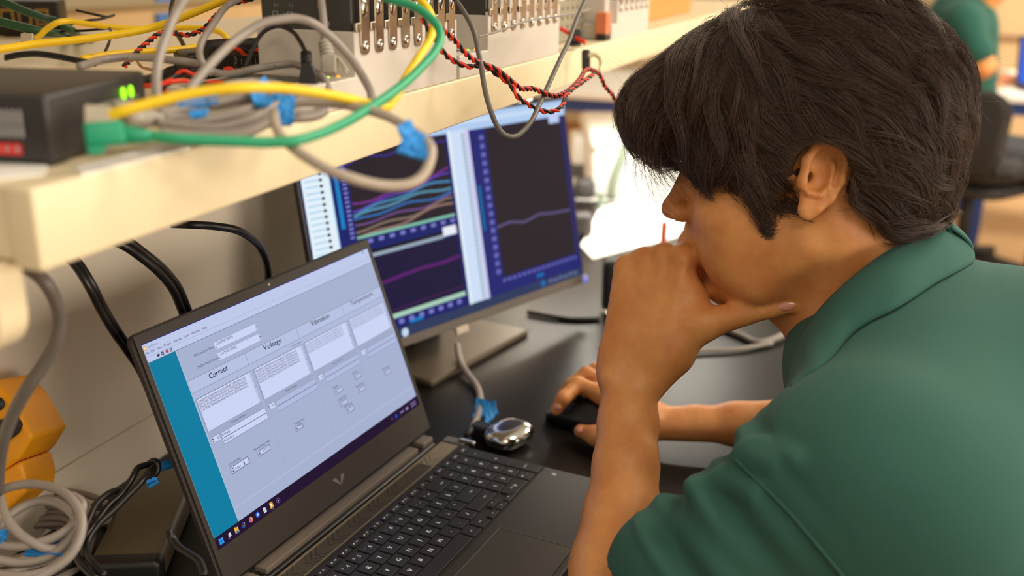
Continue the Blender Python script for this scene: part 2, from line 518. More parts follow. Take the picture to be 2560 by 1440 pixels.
# display content, millimetres from its top left corner
class UI:
    def __init__(s, M, k=1.0): s.M = M; s.b = MB(); s.k = k
    def c(s, col): return screen_mat(col, s.k)
    def rect(s, x0, y0, x1, y1, col, z=1):
        zz = z*4e-5
        s.b.raw([(x0/1e3, -y1/1e3, zz), (x1/1e3, -y1/1e3, zz), (x1/1e3, -y0/1e3, zz), (x0/1e3, -y0/1e3, zz)], [(0, 1, 2, 3)], s.M, s.c(col))
    def frame(s, x0, y0, x1, y1, col, w=.3, z=3):
        s.rect(x0, y0, x1, y0+w, col, z); s.rect(x0, y1-w, x1, y1, col, z); s.rect(x0, y0, x0+w, y1, col, z); s.rect(x1-w, y0, x1, y1, col, z)
    def poly(s, P, col, z=2):
        s.b.raw([(p[0]/1e3, -p[1]/1e3, z*4e-5) for p in P], [tuple(range(len(P)))[::-1]], s.M, s.c(col))
    def disc(s, x, y, r, col, z=2, n=20): s.poly([(x+r*math.cos(2*PI*k/n), y+r*math.sin(2*PI*k/n)) for k in range(n)], col, z)
    def text(s, t, x, y, h, col, width=None, z=4, align='L'):
        s.b.text(t, h/1e3, s.M @ T(x/1e3, -y/1e3, z*4e-5), s.c(col), align, width/1e3 if width else None)
    def line(s, P, w, col, z=3):
        for a, c_ in zip(P[:-1], P[1:]):
            d = Vector((c_[0]-a[0], c_[1]-a[1])); n = Vector((-d.y, d.x)).normalized()*w/2
            s.poly([(a[0]-n.x, a[1]-n.y), (c_[0]-n.x, c_[1]-n.y), (c_[0]+n.x, c_[1]+n.y), (a[0]+n.x, a[1]+n.y)], col, z)
u = UI(MLID @ T(0, sh, .0002), 1.0)
BG = (166, 177, 208); WH = (204, 212, 245); BAR = (190, 200, 233); INK = (42, 46, 62); MIDL = (120, 130, 160); LITE = (182, 193, 226)
u.rect(0, 0, 344, 193.5, BG, 0)
u.rect(0, 0, 344, 0.9, (40, 40, 120), 1)
u.rect(0, .9, 344, 17, BAR, 1); u.rect(0, 12, 344, 12.25, (150, 160, 195), 2); u.rect(0, 16.9, 344, 17.3, (96, 102, 128), 2)
u.rect(0, 17.3, 32.6, 182.4, (10, 124, 160), 1); u.rect(0, 17.3, .7, 182.4, (190, 215, 235), 2); u.rect(32.6, 17.3, 33.0, 182.4, (190, 205, 230), 2)
u.rect(1.0, 2.4, 4.4, 6.2, (226, 184, 92), 2); u.poly([(1.9, 3.2), (3.8, 4.3), (1.9, 5.4)], (250, 232, 200), 3)
u.text('sandbox.vi', 5.6, 5.2, 2.2, (110, 118, 145), 12)
for t, xx, wd in (('File', 1.4, 3.8), ('Edit', 7.6, 4.3), ('View', 14.7, 5.6), ('Project', 23.0, 8.3), ('Operate', 34.3, 9.4), ('Tools', 46.5, 7.0), ('Window', 56.5, 10.6), ('Help', 70.2, 6.2)):
    u.text(t, xx, 9.9, 2.3, INK, wd)
u.poly([(12, 13.6), (13.6, 13.6), (13.6, 12.6), (15.6, 14.4), (13.6, 16.2), (13.6, 15.2), (12, 15.2)], (50, 45, 60))
u.disc(18.6, 14.4, 1.7, (50, 45, 60)); u.rect(18, 13.8, 19.4, 15, BAR, 3); u.rect(17.5, 14.2, 20, 14.6, BAR, 3)
u.disc(24.0, 14.3, 1.9, (190, 120, 130)); u.disc(24.0, 14.3, 1.1, (160, 60, 75), 3)
u.rect(27.3, 12.9, 28.2, 16, (50, 45, 60), 3); u.rect(28.9, 12.9, 29.8, 16, (50, 45, 60), 3)
u.text('DAQmx Device Name', 50.5, 29.2, 2.4, INK, 26); u.text('DAQmx Device Name 2', 49.3, 40, 2.4, INK, 27.5)
for y0, t in ((24.9, 'cDAQ9187-23E902D'), (35.3, 'cDAQ9187-23E9025')):
    u.rect(77.4, y0, 134.8, y0+6.9, WH, 2); u.rect(134.8, y0, 138.2, y0+6.9, (176, 186, 216), 2); u.frame(76.9, y0-.4, 138.5, y0+7.2, (150, 160, 190), .25)
    u.text(t, 80.2, y0+3.0, 2.3, INK, 22.5); u.poly([(135.7, y0+2.9), (137.5, y0+2.9), (136.6, y0+4.2)], INK, 4)
    u.text('%', 77.6, y0+6.0, 2.2, INK, 1.8)
u.rect(34, 46.3, 344, 58.3, LITE, 1); u.rect(34, 58.3, 344, 64.4, (175, 186, 218), 1)
u.rect(34, 46.2, 344, 46.7, (130, 138, 165), 2); u.rect(34, 58.1, 344, 58.5, MIDL, 2)
for xx in (109.8, 188.1, 267.8): u.rect(xx, 46.5, xx+.5, 58.3, (130, 138, 165), 2)
u.text('Current', 58.6, 53.6, 5.2, INK, 24.5); u.text('Voltage', 135.2, 53.0, 5.2, INK, 27); u.text('Vibration', 211.6, 52.6, 5.2, INK, 31.5); u.text('Temperature', 283.5, 52.2, 5.0, INK, 43)
for dx in (.25,): u.text('Current', 58.6+dx, 53.6, 5.2, INK, 24.5); u.text('Voltage', 135.2+dx, 53.0, 5.2, INK, 27); u.text('Vibration', 211.6+dx, 52.6, 5.2, INK, 31.5)
u.text('Channel Names', 173, 62.6, 2.0, (90, 98, 125), 17)
for j, (x0, x1) in enumerate(((34.4, 109.4), (112.6, 188.8), (191.4, 267.2), (270.6, 341.0))):
    u.rect(x0, 64.4, x1, 96, (150, 160, 190), 2); u.rect(x0+1.6, 64.9, x1-3, 95.6, WH, 3); u.rect(x1-2.8, 64.9, x1-.4, 95.6, (184, 194, 226), 3)
    u.rect(x0, 64.3, x1, 64.7, (96, 104, 130), 4)
    for r in range(4 if j != 1 else 5):
        u.text('cDAQ9187-23E9025Mod%d/ai0:cDAQ9187-23E9025Mod%d/ai3,' % (r+1, r+1), x0+2.1, 68.3+r*2.75, 2.1, INK if j < 2 else (110, 116, 150), 63.5)
    u.poly([(x1-2.2, 80), (x1-.8, 80), (x1-1.5, 81.2)], INK, 5)
    u.text('%', x0+.2, 88, 2.4, INK, 1.3, 5)
    u.rect(x0, 96, x1, 102.4, (160, 170, 200), 2)
    if j < 3: u.text('Channel Names', x0+30.6, 99.8, 2.2, INK if j < 2 else (100, 106, 135), 19)
    for r in range(2):
        u.rect(x0+14.3, 102.8+r*5.3, x1+.6, 107.6+r*5.3, WH if j == 0 else (176, 186, 222), 3)
    u.rect(x0+14.3, 107.5, x1+.6, 108.2, (110, 118, 150), 4); u.frame(x0+13.8, 102.4, x1+.9, 113.5, (130, 140, 170), .3, 4)
    u.rect(x0+1.2, 101.8, x0+12.2, 107.6, (186, 196, 228), 3); u.frame(x0+1.0, 101.6, x0+12.4, 107.9, (110, 118, 145), .3, 4); u.rect(x0+5, 102.4, x0+11.6, 107.2, WH, 4)
    u.text('0', x0+8.6, 106.0, 2.6, INK, None, 5); u.poly([(x0+2.2, 104.2), (x0+4.2, 104.2), (x0+3.2, 102.9)], INK, 5); u.poly([(x0+2.2, 105.6), (x0+4.2, 105.6), (x0+3.2, 106.9)], INK, 5)
    u.rect(x0, 113.4, x1+1.4, 113.7, (150, 160, 192), 2); u.rect(x1+1.0, 113.5, x1+1.3, 166, (150, 160, 192), 2)
u.text('Primary', 49.2, 105.9, 2.5, INK, 10.5); u.text('Secondary', 49.2, 111.6, 2.5, INK, 13)
u.text('Current Units', 44.4, 133.2, 2.4, INK, 16.2)
def box(x0, y0, x1, y1, t, tx, tw=None, lab=None, lx=None, lw=None):
    u.rect(x0, y0, x1, y1, (180, 190, 222), 2); u.frame(x0, y0, x1, y1, (92, 100, 128), .45, 4); u.rect(x0+4.6, y0+1, x1-.9, y1-1, WH, 3)
    u.frame(x0+4.3, y0+.8, x1-.7, y1-.8, (120, 128, 155), .3, 4)
    u.poly([(x0+1.5, y0+2.6), (x0+3.5, y0+2.6), (x0+2.5, y0+1.4)], INK, 5); u.poly([(x0+1.5, y1-2.6), (x0+3.5, y1-2.6), (x0+2.5, y1-1.4)], INK, 5)
    u.text(t, tx, y1-2.1, 2.3, INK, tw, 5)
    if lab: u.text(lab, lx, y0-1.6, 2.2, INK, lw, 5)
box(44.8, 134.6, 69.4, 141.6, 'Amps', 50.4, 7.5)
u.rect(61.8, 137.6, 63.4, 140.2, (90, 95, 120), 5); u.rect(62.2, 136.4, 62.8, 138.5, (90, 95, 120), 5)
box(81.8, 135.6, 99.6, 141.4, '249.00', 89, 8.2, 'External Shunt Value', 79.2, 23)
box(139.4, 135.4, 151.4, 140.2, 'Volts', 145, 5, 'Voltage Units', 140.6, 16)
for kx, ky, lb in ((212, 124.2, 'Gain'), (213, 138.4, 'Coupling Mode'), (220, 148.8, 'IEPE Value'), (249, 121.4, 'Units'), (248, 136.4, 'Sensitivity'), (300, 136, 'Thermocouple')):
    box(kx, ky, kx+13, ky+5.6, '0.0', kx+5.5, 5, lb, kx-1.5, 6+len(lb)*.75)
u.rect(33, 169.6, 344, 170.1, (190, 198, 228), 2)
u.rect(0, 182.4, 344, 193.5, (34, 18, 48), 2)
def win(x, y, s_, c1=(40, 150, 235)):
    for i in (0, 1):
        for j in (0, 1): u.rect(x-s_+i*(s_+.15), y-s_+j*(s_+.15), x-s_*.05+i*(s_+.15)-.1, y-.15+j*(s_+.15), c1, 4)
win(7.2, 188.2, 2.7)
u.rect(16.8, 186.2, 19.8, 189.6, (205, 208, 226), 4); u.rect(15.6, 188.4, 18.6, 191.4, (84, 70, 100), 3)
u.rect(25, 185.8, 29.8, 190.6, (226, 178, 72), 3); u.rect(25, 185, 27, 186, (226, 178, 72), 3); u.rect(26.4, 189, 29.2, 191.4, (30, 96, 170), 4)
u.disc(36.7, 188.2, 2.5, (40, 80, 190), 3); u.disc(36.7, 188.2, 1.8, (34, 18, 48), 4); u.line([(35.6, 188), (36.6, 189.2), (38.6, 186)], .8, (230, 160, 70), 5)
u.disc(46.8, 188.1, 2.5, (226, 120, 60), 3); u.disc(46.4, 188, 1.3, (150, 80, 200), 4); u.poly([(47.2, 185), (49.4, 187.6), (48, 188.6)], (240, 190, 80), 5)
u.disc(56.6, 187.9, 2.7, (34, 88, 222), 3); u.rect(55.4, 186.8, 57.8, 189, (190, 205, 245), 4)
u.poly([(64.6, 185.6), (67, 185.6), (68.6, 187), (68.6, 190.8), (64.6, 190.8)], (196, 204, 226), 3)
u.rect(74, 185.2, 78.6, 190.8, (224, 168, 60), 3); u.poly([(75.3, 186.4), (77.8, 188), (75.3, 189.6)], (250, 240, 220), 4); u.rect(74.6, 191.8, 78, 192.3, (160, 160, 180), 4)
u.disc(86.4, 188.2, 2.6, (120, 70, 150), 3); u.disc(86.4, 188.2, 1.9, (34, 18, 48), 4); u.poly([(85.7, 187.2), (87.4, 188.2), (85.7, 189.2)], (220, 215, 235), 5)
u.disc(296.3, 188.5, 2.2, (30, 70, 200), 3); u.disc(288, 188.5, 1.4, (90, 70, 115), 3); u.rect(305, 187.3, 313, 189.5, (120, 105, 150), 3); u.rect(317, 187, 322, 190, (150, 130, 185), 3); u.rect(328, 186, 339, 188, (110, 95, 140), 3); u.rect(328, 189, 339, 191, (110, 95, 140), 3)
u.rect(332.5, 2.2, 334.5, 4.2, (120, 122, 90), 3)
u.b.build('display', None, lap)

# ---------------------------------------------------------------- monitor
MYAW, MTILT = 0.3636, 0.1873
mex = Vector((math.sin(MYAW), math.cos(MYAW), 0)); mn = Vector((math.cos(MYAW), -math.sin(MYAW), 0))
mup = Vector((0, 0, 1))*math.cos(MTILT)-mn*math.sin(MTILT)
MTL = Vector((-.6883, 1.0614, 1.1054))
MM = xf(MTL, ex=mex, ey=mup)       # origin top left of the front face, x right, y up, z out of the screen
MWd, MHt = .5444, .3077
mon = thing('monitor', 'black desktop monitor showing dark strip charts behind the laptop', 'monitor', (-.60, 1.31, ZD))
b = MB()
b.box((MWd, MHt, .008), MM @ T(MWd/2, -MHt/2, -.0045), bevel=.002)
b.box((MWd*.72, MHt*.75, .035), MM @ T(MWd/2, -MHt*.5, -.024), bevel=.012, seg=3)
b.build('housing', BLACKP, mon)
b = MB()
b.bx(0, MWd, -MHt, -MHt+.013, -.002, .0035, MM, bevel=.001)
b.build('bottom_bezel', mat('monitor_chin', (86, 74, 66), .45, var=.05), mon)
b = MB()
b.box((.026, .012, .006), MM @ T(.245, -MHt-.005, 0.001), bevel=.002)
b.build('badge_tab', mat('monitor_badge', (190, 175, 160), .4), mon)
b = MB(); b.cyl(MM @ Vector((MWd-.004, -MHt+.005, .003)), MM @ Vector((MWd-.004, -MHt+.005, .0055)), .007, material=mat('power_ring', (120, 120, 190), .3, emit=(110, 112, 190), estr=.8))
b.build('power_button', None, mon)
A0 = Vector((-.5431, 1.158, ZD)); A1 = Vector((-.489, 1.406, ZD))
bd = (A1-A0).normalized(); bn = Vector((-bd.y, bd.x, 0))
b = MB(); Lb = (A1-A0).length
b.prism([(0, 0), (Lb, 0), (Lb-.012, .19), (.012, .19)], .010, xf(A0, ex=bd, ey=bn), bevel=.003)
b.build('stand_base', mat('monitor_stand', (96, 84, 70), .35, metal=.3, var=.05, scale=20), mon)
b = MB()
cst = (A0+A1)/2+bn*.115
b.box((.07, .028, .30), xf(cst+Vector((0, 0, .155)), ex=bd, ey=bn), bevel=.006)
b.build('stand_column', BLACKP, mon)
um = UI(MM @ T(0, 0, .0002), 1.0)
NAVY = (28, 34, 104); DK = (42, 34, 40); PW = (206, 222, 246); LAV = (122, 122, 200); TICK = (104, 104, 186)
um.rect(5, 5, 540, 281, NAVY, 0)
um.rect(5, 6, 540, 30, (176, 204, 238), 1); um.rect(5, 14, 540, 20, (200, 220, 245), 2)
um.rect(7, 30, 50, 170, (226, 240, 250), 1); um.rect(7, 170, 50, 200, (226, 240, 250), 1)
for k in range(18):
    y = 38+k*7.9
    um.rect(12, y-1.2, 33, y+.4, (160, 205, 232), 2); um.rect(34.5, y-1.7, 39.5, y+1.9, (20, 44, 36), 2)
um.rect(50, 30, 52, 200, (170, 215, 235), 1)
um.rect(58.5, 44, 65, 130, (20, 128, 196), 2)
for k in range(19): um.rect(70.5, 36+k*5.9, 77.5, 39+k*5.9, LAV, 2)
um.rect(81, 32, 264, 145, DK, 1)
cols = [((118, 50, 140), 3.4), ((92, 62, 176), 3.2), ((66, 132, 176), 4.0), ((82, 140, 168), 4.2), ((48, 104, 170), 3.8), ((112, 78, 138), 3.0), ((128, 110, 96), 3.8), ((150, 116, 106), 3.6)]
for k, (cc, wdt) in enumerate(cols):
    y0 = 94+k*6.2
    P = [(81+i*15.25, y0+6+(math.sin(i*.9+k*1.3)*2.4)-i*(1.5-.05*k)+math.sin(i*.35+k)*3) for i in range(13)]
    um.line(P, wdt*.8, cc, 3)
um.line([(81, 50), (110, 40), (150, 46), (200, 38), (264, 40)], 2.6, (60, 44, 130), 3)
um.rect(81, 143.5, 264, 147.5, (128, 190, 168), 3)
for k in range(9): um.rect(98+k*19.5, 150.5, 107+k*19.5, 155.5, LAV, 2)
um.rect(236, 160, 263, 173, (232, 236, 246), 4); um.rect(90, 170, 236, 175, (150, 166, 178), 3); um.rect(81, 165, 236, 170, (24, 24, 40), 2)
um.rect(100, 176, 264, 260, (30, 24, 58), 1)
um.line([(100, 214), (150, 210), (190, 208), (230, 209), (264, 206)], 4.4, (92, 30, 110), 3)
um.line([(100, 256), (180, 252), (264, 251)], 2.6, (60, 30, 76), 3)
um.rect(100, 259, 264, 265.5, (168, 206, 186), 3)
for k in range(8): um.rect(112+k*19, 269, 121+k*19, 275, LAV, 2)
um.rect(150, 274, 176, 279, (20, 120, 190), 2)
um.rect(270, 26, 314, 282, PW, 1); um.rect(270, 26, 276, 282, (226, 238, 250), 2); um.rect(306, 26, 313, 282, (204, 202, 236), 2)
for k in range(44): um.rect(298, 34+k*5.6, 304, 36.6+k*5.6, (112, 140, 148), 3)
um.rect(314, 30, 540, 281, (36, 38, 112), 1)
um.rect(318.5, 112, 324.5, 180, (8, 100, 156), 2)
for k in range(17): um.rect(335, 40+k*12.7, 344, 47+k*12.7, TICK, 2)
um.rect(349, 31, 530, 257, DK, 2); um.rect(526, 31, 540, 262, (42, 38, 92), 3)
um.line([(349, 180), (380, 177), (410, 183), (450, 177), (480, 181), (526, 183)], 3.4, (96, 84, 130), 3)
um.rect(498, 23, 524, 40, (190, 204, 246), 4)
for k in range(16): um.rect(347+k*11.6, 260, 354+k*11.6, 264.5, TICK, 3)
um.rect(425, 270, 442, 275, (20, 110, 180), 3); um.rect(5, 281, 540, 296, (46, 58, 92), 2)
um.disc(138.8, 289, 6.3, (196, 214, 232), 4); um.disc(438, 287, 5, (30, 110, 180), 4)
for k in range(6): um.rect(452+k*13, 285+(k % 2), 461+k*13, 289+(k % 2), (110, 120, 160), 3)
um.b.build('display', None, mon)
# ---------------------------------------------------------------- electronics on the shelf
def PT(p):
    """(x, y, depth) or (x, y, h) with h < 0.3 a height above the shelf"""
    return at_d(*p) if p[2] > 0.3 else at_z(p[0], p[1], ZS+p[2])


def cable(label, pts, r, material, name='cable', n=8, seg=10, group=None, cat='cable', flat=1.0):
    P = catmull([PT(p) if len(p) == 3 and not isinstance(p, Vector) else p for p in pts], n)
    b = MB(); b.tube(P, r, seg, material=material, flat=flat)
    return b.build(name, material, label=label, cat=cat, group=group), P


def twisted(label, pts, r, pitch=.016, name='twisted_wire_pair', n=10, group=None):
    P = catmull([PT(p) if not isinstance(p, Vector) else p for p in pts], n)
    # resample evenly
    S = [0.0]
    for a, c in zip(P[:-1], P[1:]): S.append(S[-1]+(c-a).length)
    N = max(8, int(S[-1]/.0022)); Q = []; j = 0
    for i in range(N+1):
        t = S[-1]*i/N
        while j < len(S)-2 and S[j+1] < t: j += 1
        k = (t-S[j])/max(1e-9, S[j+1]-S[j]); Q.append(P[j].lerp(P[j+1], k))
    root = thing(name, label, 'wire', Q[0], group=group)
    for ph, mt, nm in ((0, REDW, 'red_wire'), (PI, BLKW, 'black_wire')):
        R = []; nrm = None
        for i in range(len(Q)):
            t = (Q[min(i+1, N)]-Q[max(i-1, 0)]).normalized()
            if nrm is None: nrm = t.orthogonal().normalized()
            nrm = (nrm-t*nrm.dot(t)).normalized(); bb = t.cross(nrm)
            a = 2*PI*(S[-1]*i/N)/pitch+ph
            R.append(Q[i]+(nrm*math.cos(a)+bb*math.sin(a))*r*.95)
        b = MB(); b.tube(R, r, 7, material=mt); b.build(nm, mt, root)
    return root


# network switch at the near end
C0 = Vector((-.4216, .4195, ZS)); Rd = Vector((-.0260, .0942, 0)).normalized(); Ld = Vector((-Rd.y, Rd.x, 0))
SWL, SWD, SWH = .122, .20, .0395
sw = thing('network_switch', 'black network switch box with green lights at near end of shelf', 'network switch', C0+Rd*SWL/2+Ld*SWD/2)
MS = xf(C0, ex=Rd, ey=Ld)
b = MB(); b.bx(0, SWL, 0, SWD, .002, SWH, MS, bevel=.0025, seg=3); b.build('body', mat('switch_body', (46, 42, 42), .42, var=.06, scale=60, bump=.06, bscale=900), sw)
MF = xf(C0, ex=-Ld, ey=(0, 0, 1)) @ T(0, 0, 0)      # near end face; x to the right of the viewer runs from -depth to 0
LW = mat('switch_print_white', (158, 156, 158), .5, var=.02); LR = mat('switch_print_red', (222, 52, 48), .5, var=.03)
b = MB()
b.raw([(-.0720, .0065, .0004), (-.0165, .0065, .0004), (-.0165, .0128, .0004), (-.0720, .0128, .0004)], [(0, 1, 2, 3)], MF, LR)
for k in range(9):
    x = -.0665+k*.0058
    b.raw([(x, .0083, .0006), (x+.0022, .0083, .0006), (x+.0022, .0112, .0006), (x, .0112, .0006)], [(0, 1, 2, 3)], MF, LW)
b.build('red_label', LR, sw)
b = MB()
for k in range(16):
    x = -.0720+k*.0037
    for y0, y1 in ((.0160, .0225), (.0230, .0310)):
        b.raw([(x, y0, .0004), (x+.0024, y0, .0004), (x+.0024, y1, .0004), (x, y1, .0004)], [(0, 1, 2, 3)], MF, LW)
b.build('printed_text', LW, sw)
MP = xf(C0, ex=Rd, ey=(0, 0, 1))      # port side: x along the bench, y up, z out towards the aisle
PORT = mat('port_metal', (150, 146, 130), .35, metal=.7, var=.05); PORTD = mat('port_dark', (14, 16, 14), .6)
LEDG = mat('green_led', (150, 255, 40), .3, emit=(140, 235, 20), estr=1.6)
for k, x in enumerate((.046, .064, .082, .100)):
    b = MB(); b.bx(x-.0078, x+.0078, .006, .027, -.002, .0012, MP, bevel=.0006, material=PORT); b.bx(x-.0058, x+.0058, .008, .023, .0005, .0014, MP, material=PORTD)
    b.build('port', PORT, sw)
for x in (.088, .0985):
    b = MB(); b.ball((0, 0, 0), (.0026, .0042, .0016), MP @ T(x, .029, .0008), LEDG, 2); b.build('indicator_light', LEDG, sw)

for lab, ax, pts in (('white paper sheet under the green cable on the shelf edge', 0, ((190, 418), (280, 455-10), (520, 372), (430, 352))), ('white paper sheet under the near corner of the black switch', 1, ((-60, 400), (-50, 452), (112, 434), (118, 414)))):
    q = [at_z(p[0], p[1], ZS+.0012) for p in pts]
    q = [Vector((min(v.x, XS-.001), v.y, ZS+.0002)) for v in q]
    b = MB(); b.raw(q+[v+Vector((0, 0, .0012)) for v in q], [(3, 2, 1, 0), (4, 5, 6, 7), (0, 1, 5, 4), (1, 2, 6, 5), (2, 3, 7, 6), (3, 0, 4, 7)])
    b.build('paper_sheet', WHITEP, label=lab, cat='paper')

# measurement chassis: lies on its back, modules stand up out of it
def latch_proto(parent, y, z, x, group=None):
    M0 = Matrix.Translation((x, y, z))
    b = MB(); MX = M0 @ xf((0, 0, 0), ex=(0, 1, 0), ey=(0, 0, 1))   # x along the bench, y up, z out (+X)
    P = [(-.0074, .001), (-.0062, -.0045), (-.0030, -.0062), (.0030, -.0062), (.0062, -.0045), (.0074, .001), (.0074, .040), (.0060, .043), (-.0060, .043), (-.0074, .040)]
    b.prism(P, .0012, MX @ T(0, 0, .0002), bevel=.0004)
    lt = b.build('latch', STEEL, parent)
    b = MB(); b.ball((0, 0, 0), (.0054, .0078, .0015), MX @ T(0, .0290, .0012), CHROME, 2); b.build('dimple', CHROME, lt)
    b = MB(); b.lathe([(.0001, .0008), (.0015, .0006), (.0018, .0013), (.0033, .0012), (.0040, .0003), (.0040, -.0004)], MX @ T(0, .0006, .0012), 14); b.build('screw', CHROME, lt)
    b = MB(); b.bx(-.0152, -.0074, .0120, .0185, -.001, .0018, MX, bevel=.0006); b.build('hinge_pin', STEEL, lt)
    return lt


def chassis(y0, ym, y1, label, nl, first=False, prints=True, xoff=0.0):
    X = XS-.0015+xoff; D = .088
    ch = thing('measurement_chassis', label, 'instrument', (X-D/2, (y0+y1)/2, ZS), group=None)
    b = MB()
    b.bx(X-D, X, y0, ym+.002, ZS+.0005, ZS+.0225, bevel=.0012)
    b.bx(X-D, X, ym, y1, ZS+.0005, ZS+.0565, bevel=.0012)
    b.build('housing', GREYBOX, ch)
    b = MB(); b.bx(X-D+.006, X-.02, y0+.006, ym-.02, ZS+.0222, ZS+.0228)
    b.build('control_label', mat('chassis_label_dark', (52, 62, 58), .35), ch)
    for dy, dx, cc in ((.012, .016, 'g'), (.003, .012, 'o')):
        b = MB(); b.ball((X-dx, ym-dy-.003, ZS+.0228), (.0016, .0022, .0010), None, LEDG if cc == 'g' else mat('amber_led', (255, 170, 40), .3, emit=(250, 150, 20), estr=1.5), 2)
        b.build('indicator_light', None, ch)
    b = MB()
    nmod = nl//2 if nl > 1 else 1
    step = (y1-ym-.006)/nl
    for k in range(nl):
        ya = ym+.003+k*step
        b.bx(X-D+.003, X-.0042, ya+.0004, ya+step-.0004, ZS+.052, ZS+.128, bevel=.0012)
    b.build('module_row', MODG, ch)
    if first:
        # printed drawings on the near module's side
        b = MB(); MY = xf((X-D/2, ym+.0030, ZS+.0905), ex=(1, 0, 0), ey=(0, 0, 1))
        yb = ym+.00335
        MY = xf((X-D/2, yb, ZS+.0575), ex=(1, 0, 0), ey=(0, 0, 1))
        for x in (-.028, -.0255, -.0145, -.012, .011, .0135):
            for z0, z1 in ((.022, .040), (.044, .060)):
                b.bx(x, x+.0003, z0, z1, 0, .0002, MY)
        for x in (-.030, -.0165):
            for pa, pb in (((0, .012), (.0042, .012)), ((0, .012), (0, .006)), ((.0042, .012), (.0042, .006)), ((0, .006), (.0021, .0035)), ((.0042, .006), (.0021, .0035))):
                b.tube([MY @ Vector((x+pa[0], pa[1], .0001)), MY @ Vector((x+pb[0], pb[1], .0001))], .00018, 5)
        for k, t in enumerate(('A0+', 'A0-', 'A1+', 'A1-', 'A3+', 'A3-')):
            x = (-.0285, -.0258, -.0150, -.0123, .0105, .0133)[k]
            b.text(t, .0014, MY @ T(x+.0012, .0155, .0002) @ RZ(PI/2), None)
        for k, t in enumerate(('0-20 mA', '16 Bit', '4 Ch', 'Class 2', 'Made in')):
            b.text(t, .0013, MY @ T(.0085+k*.0017, .0025, .0002) @ RZ(PI/2), None)
        b.tube([MY @ Vector((.0185+.0022*math.cos(a), .004+.0022*math.sin(a), .0002)) for a in [k*PI/6 for k in range(12)]], .0003, 5, closed=True)
        b.text('C E', .0018, MY @ T(.0185, .0032, .0003), None, 'C')
        b.build('printed_text', PRINT, ch)
    b = MB()
    for k in range(nl+1 if not first else 0):
        ya = ym+k*step
        b.bx(X-.004, X-.0002, ya+.0002, ya+.0060, ZS+.045, ZS+.060, bevel=.0008)
        b.bx(X-.005, X-.002, ya+.009, ya+step, ZS+.0625, ZS+.066, bevel=.0008)
    if not first: b.build('latch_posts', GREYBOX, ch)
    L0 = None
    for k in range(nl):
        y = ym+.0155+k*step
        if L0 is None: L0 = latch_proto(ch, y, ZS+.0446, X); base = y
        else:
            c = L0.copy(); COL.objects.link(c); c.location = L0.location+Vector((0, y-base, 0))
            for s_ in list(L0.children):
                d = s_.copy(); COL.objects.link(d); d.parent = c
    return ch


ch1 = chassis(.588, .7026, .9005, 'light grey chassis with dark modules and steel latches, nearest the camera', 8, True)
ch2 = chassis(.9070, .9800, 1.2150, 'second light grey chassis along the shelf with a comb of pale posts', 8)
for k in range(9):
    b = MB(); y = .988+k*.0262
    b.bx(XS-.0055, XS-.0008, y, y+.0095, ZS+.048, ZS+.077, bevel=.001); b.build('pale_post', GREYBOX, ch2)
ya3 = at_x(1532, 72, XS).y; yb3 = at_x(1624, 42, XS).y
ch3 = chassis(ya3, ya3+.03, yb3, 'third light grey chassis, far along the shelf beside the hair', 6)
# perforated grey supply between the second and third chassis
ps = thing('power_supply', 'grey perforated power supply box between the second and third chassis', 'power supply', (-.50, 1.34, ZS))
b = MB(); ys_ = at_x(1490, 92, -.437).y; yf_ = at_x(1512, 88, -.405).y
b = MB(); b.bx(-.60, -.437, 1.265, ys_, ZS+.0004, ZS+.13, bevel=.003); b.build('case', mat('supply_grey_green', (142, 136, 116), .5, var=.05), ps)
b = MB()
for i in range(12):
    for j in range(8): b.cyl((-.4370, 1.275+i*(ys_-1.285)/11, ZS+.022+j*.0125), (-.4366, 1.275+i*(ys_-1.285)/11, ZS+.022+j*.0125), .0028, seg=8)
b.build('vent_holes', PORTD, ps)
b = MB(); b.bx(-.44, -.405, ys_+.002, yf_, ZS+.0004, ZS+.13, bevel=.003); b.build('end_flange', GREYBOX, ps)
tb = thing('terminal_block', 'small orange and black terminal block by the far chassis', 'connector', (-.398, 1.45, ZS))
b = MB(); yt_ = at_x(1519, 86, -.395).y
b.bx(-.412, -.395, yt_-.008, yt_+.014, ZS+.0003, ZS+.040, bevel=.002); b.build('orange_body', mat('terminal_orange', (214, 120, 80), .5), tb)
b = MB(); b.bx(-.41, -.394, yt_-.012, yt_+.016, ZS+.0003, ZS+.010, bevel=.002); b.build('black_foot', BLACKP, tb)
yo0 = at_x(1596, 30, -.45).y; yo1 = at_x(1706, 22, -.45).y
b = MB(); b.bx(-.62, -.45, max(yo0, yb3+.01), yo1+.1, ZS+.0004, ZS+.045, bevel=.004)
b.build('orange_tray', mat('orange_plastic', (238, 140, 70), .5), label='orange plastic tray at the far end of the shelf', cat='tray')

# black power adapter lying behind the cables
pa = thing('power_adapter', 'black power adapter with fine white print lying among the shelf cables', 'power adapter', at_z(600, 190, ZS))
MA = xf(at_z(592, 194, ZS+.0005), ex=(.62, .78, 0), ey=(-.78, .62, 0))
b = MB(); b.bx(-.045, .085, 0, .055, 0, .024, MA, bevel=.004, seg=3); b.build('body', BLACKP, pa)
b = MB(); MQ = MA @ xf((0, -.0003, 0), ex=(1, 0, 0), ey=(0, 0, 1))
b.text('TER TECH', .0024, MQ @ T(.0010, .0035, 0) @ RZ(PI/2), None, 'L', .016)
for k in range(9): b.text(('AC ADAPTER', 'INPUT 100-240V', 'OUTPUT 24V 2A', 'MADE IN CHINA')[k % 4], .0011, MQ @ T(.006+k*.0045, .0035, 0) @ RZ(PI/2), None, 'L', .014)
b.build('printed_text', PRINT, pa)
b = MB(); Q = [PT(p) for p in ((516, 122, .885), (560, 118, .90), (620, 116, .92), (690, 113, .94))]
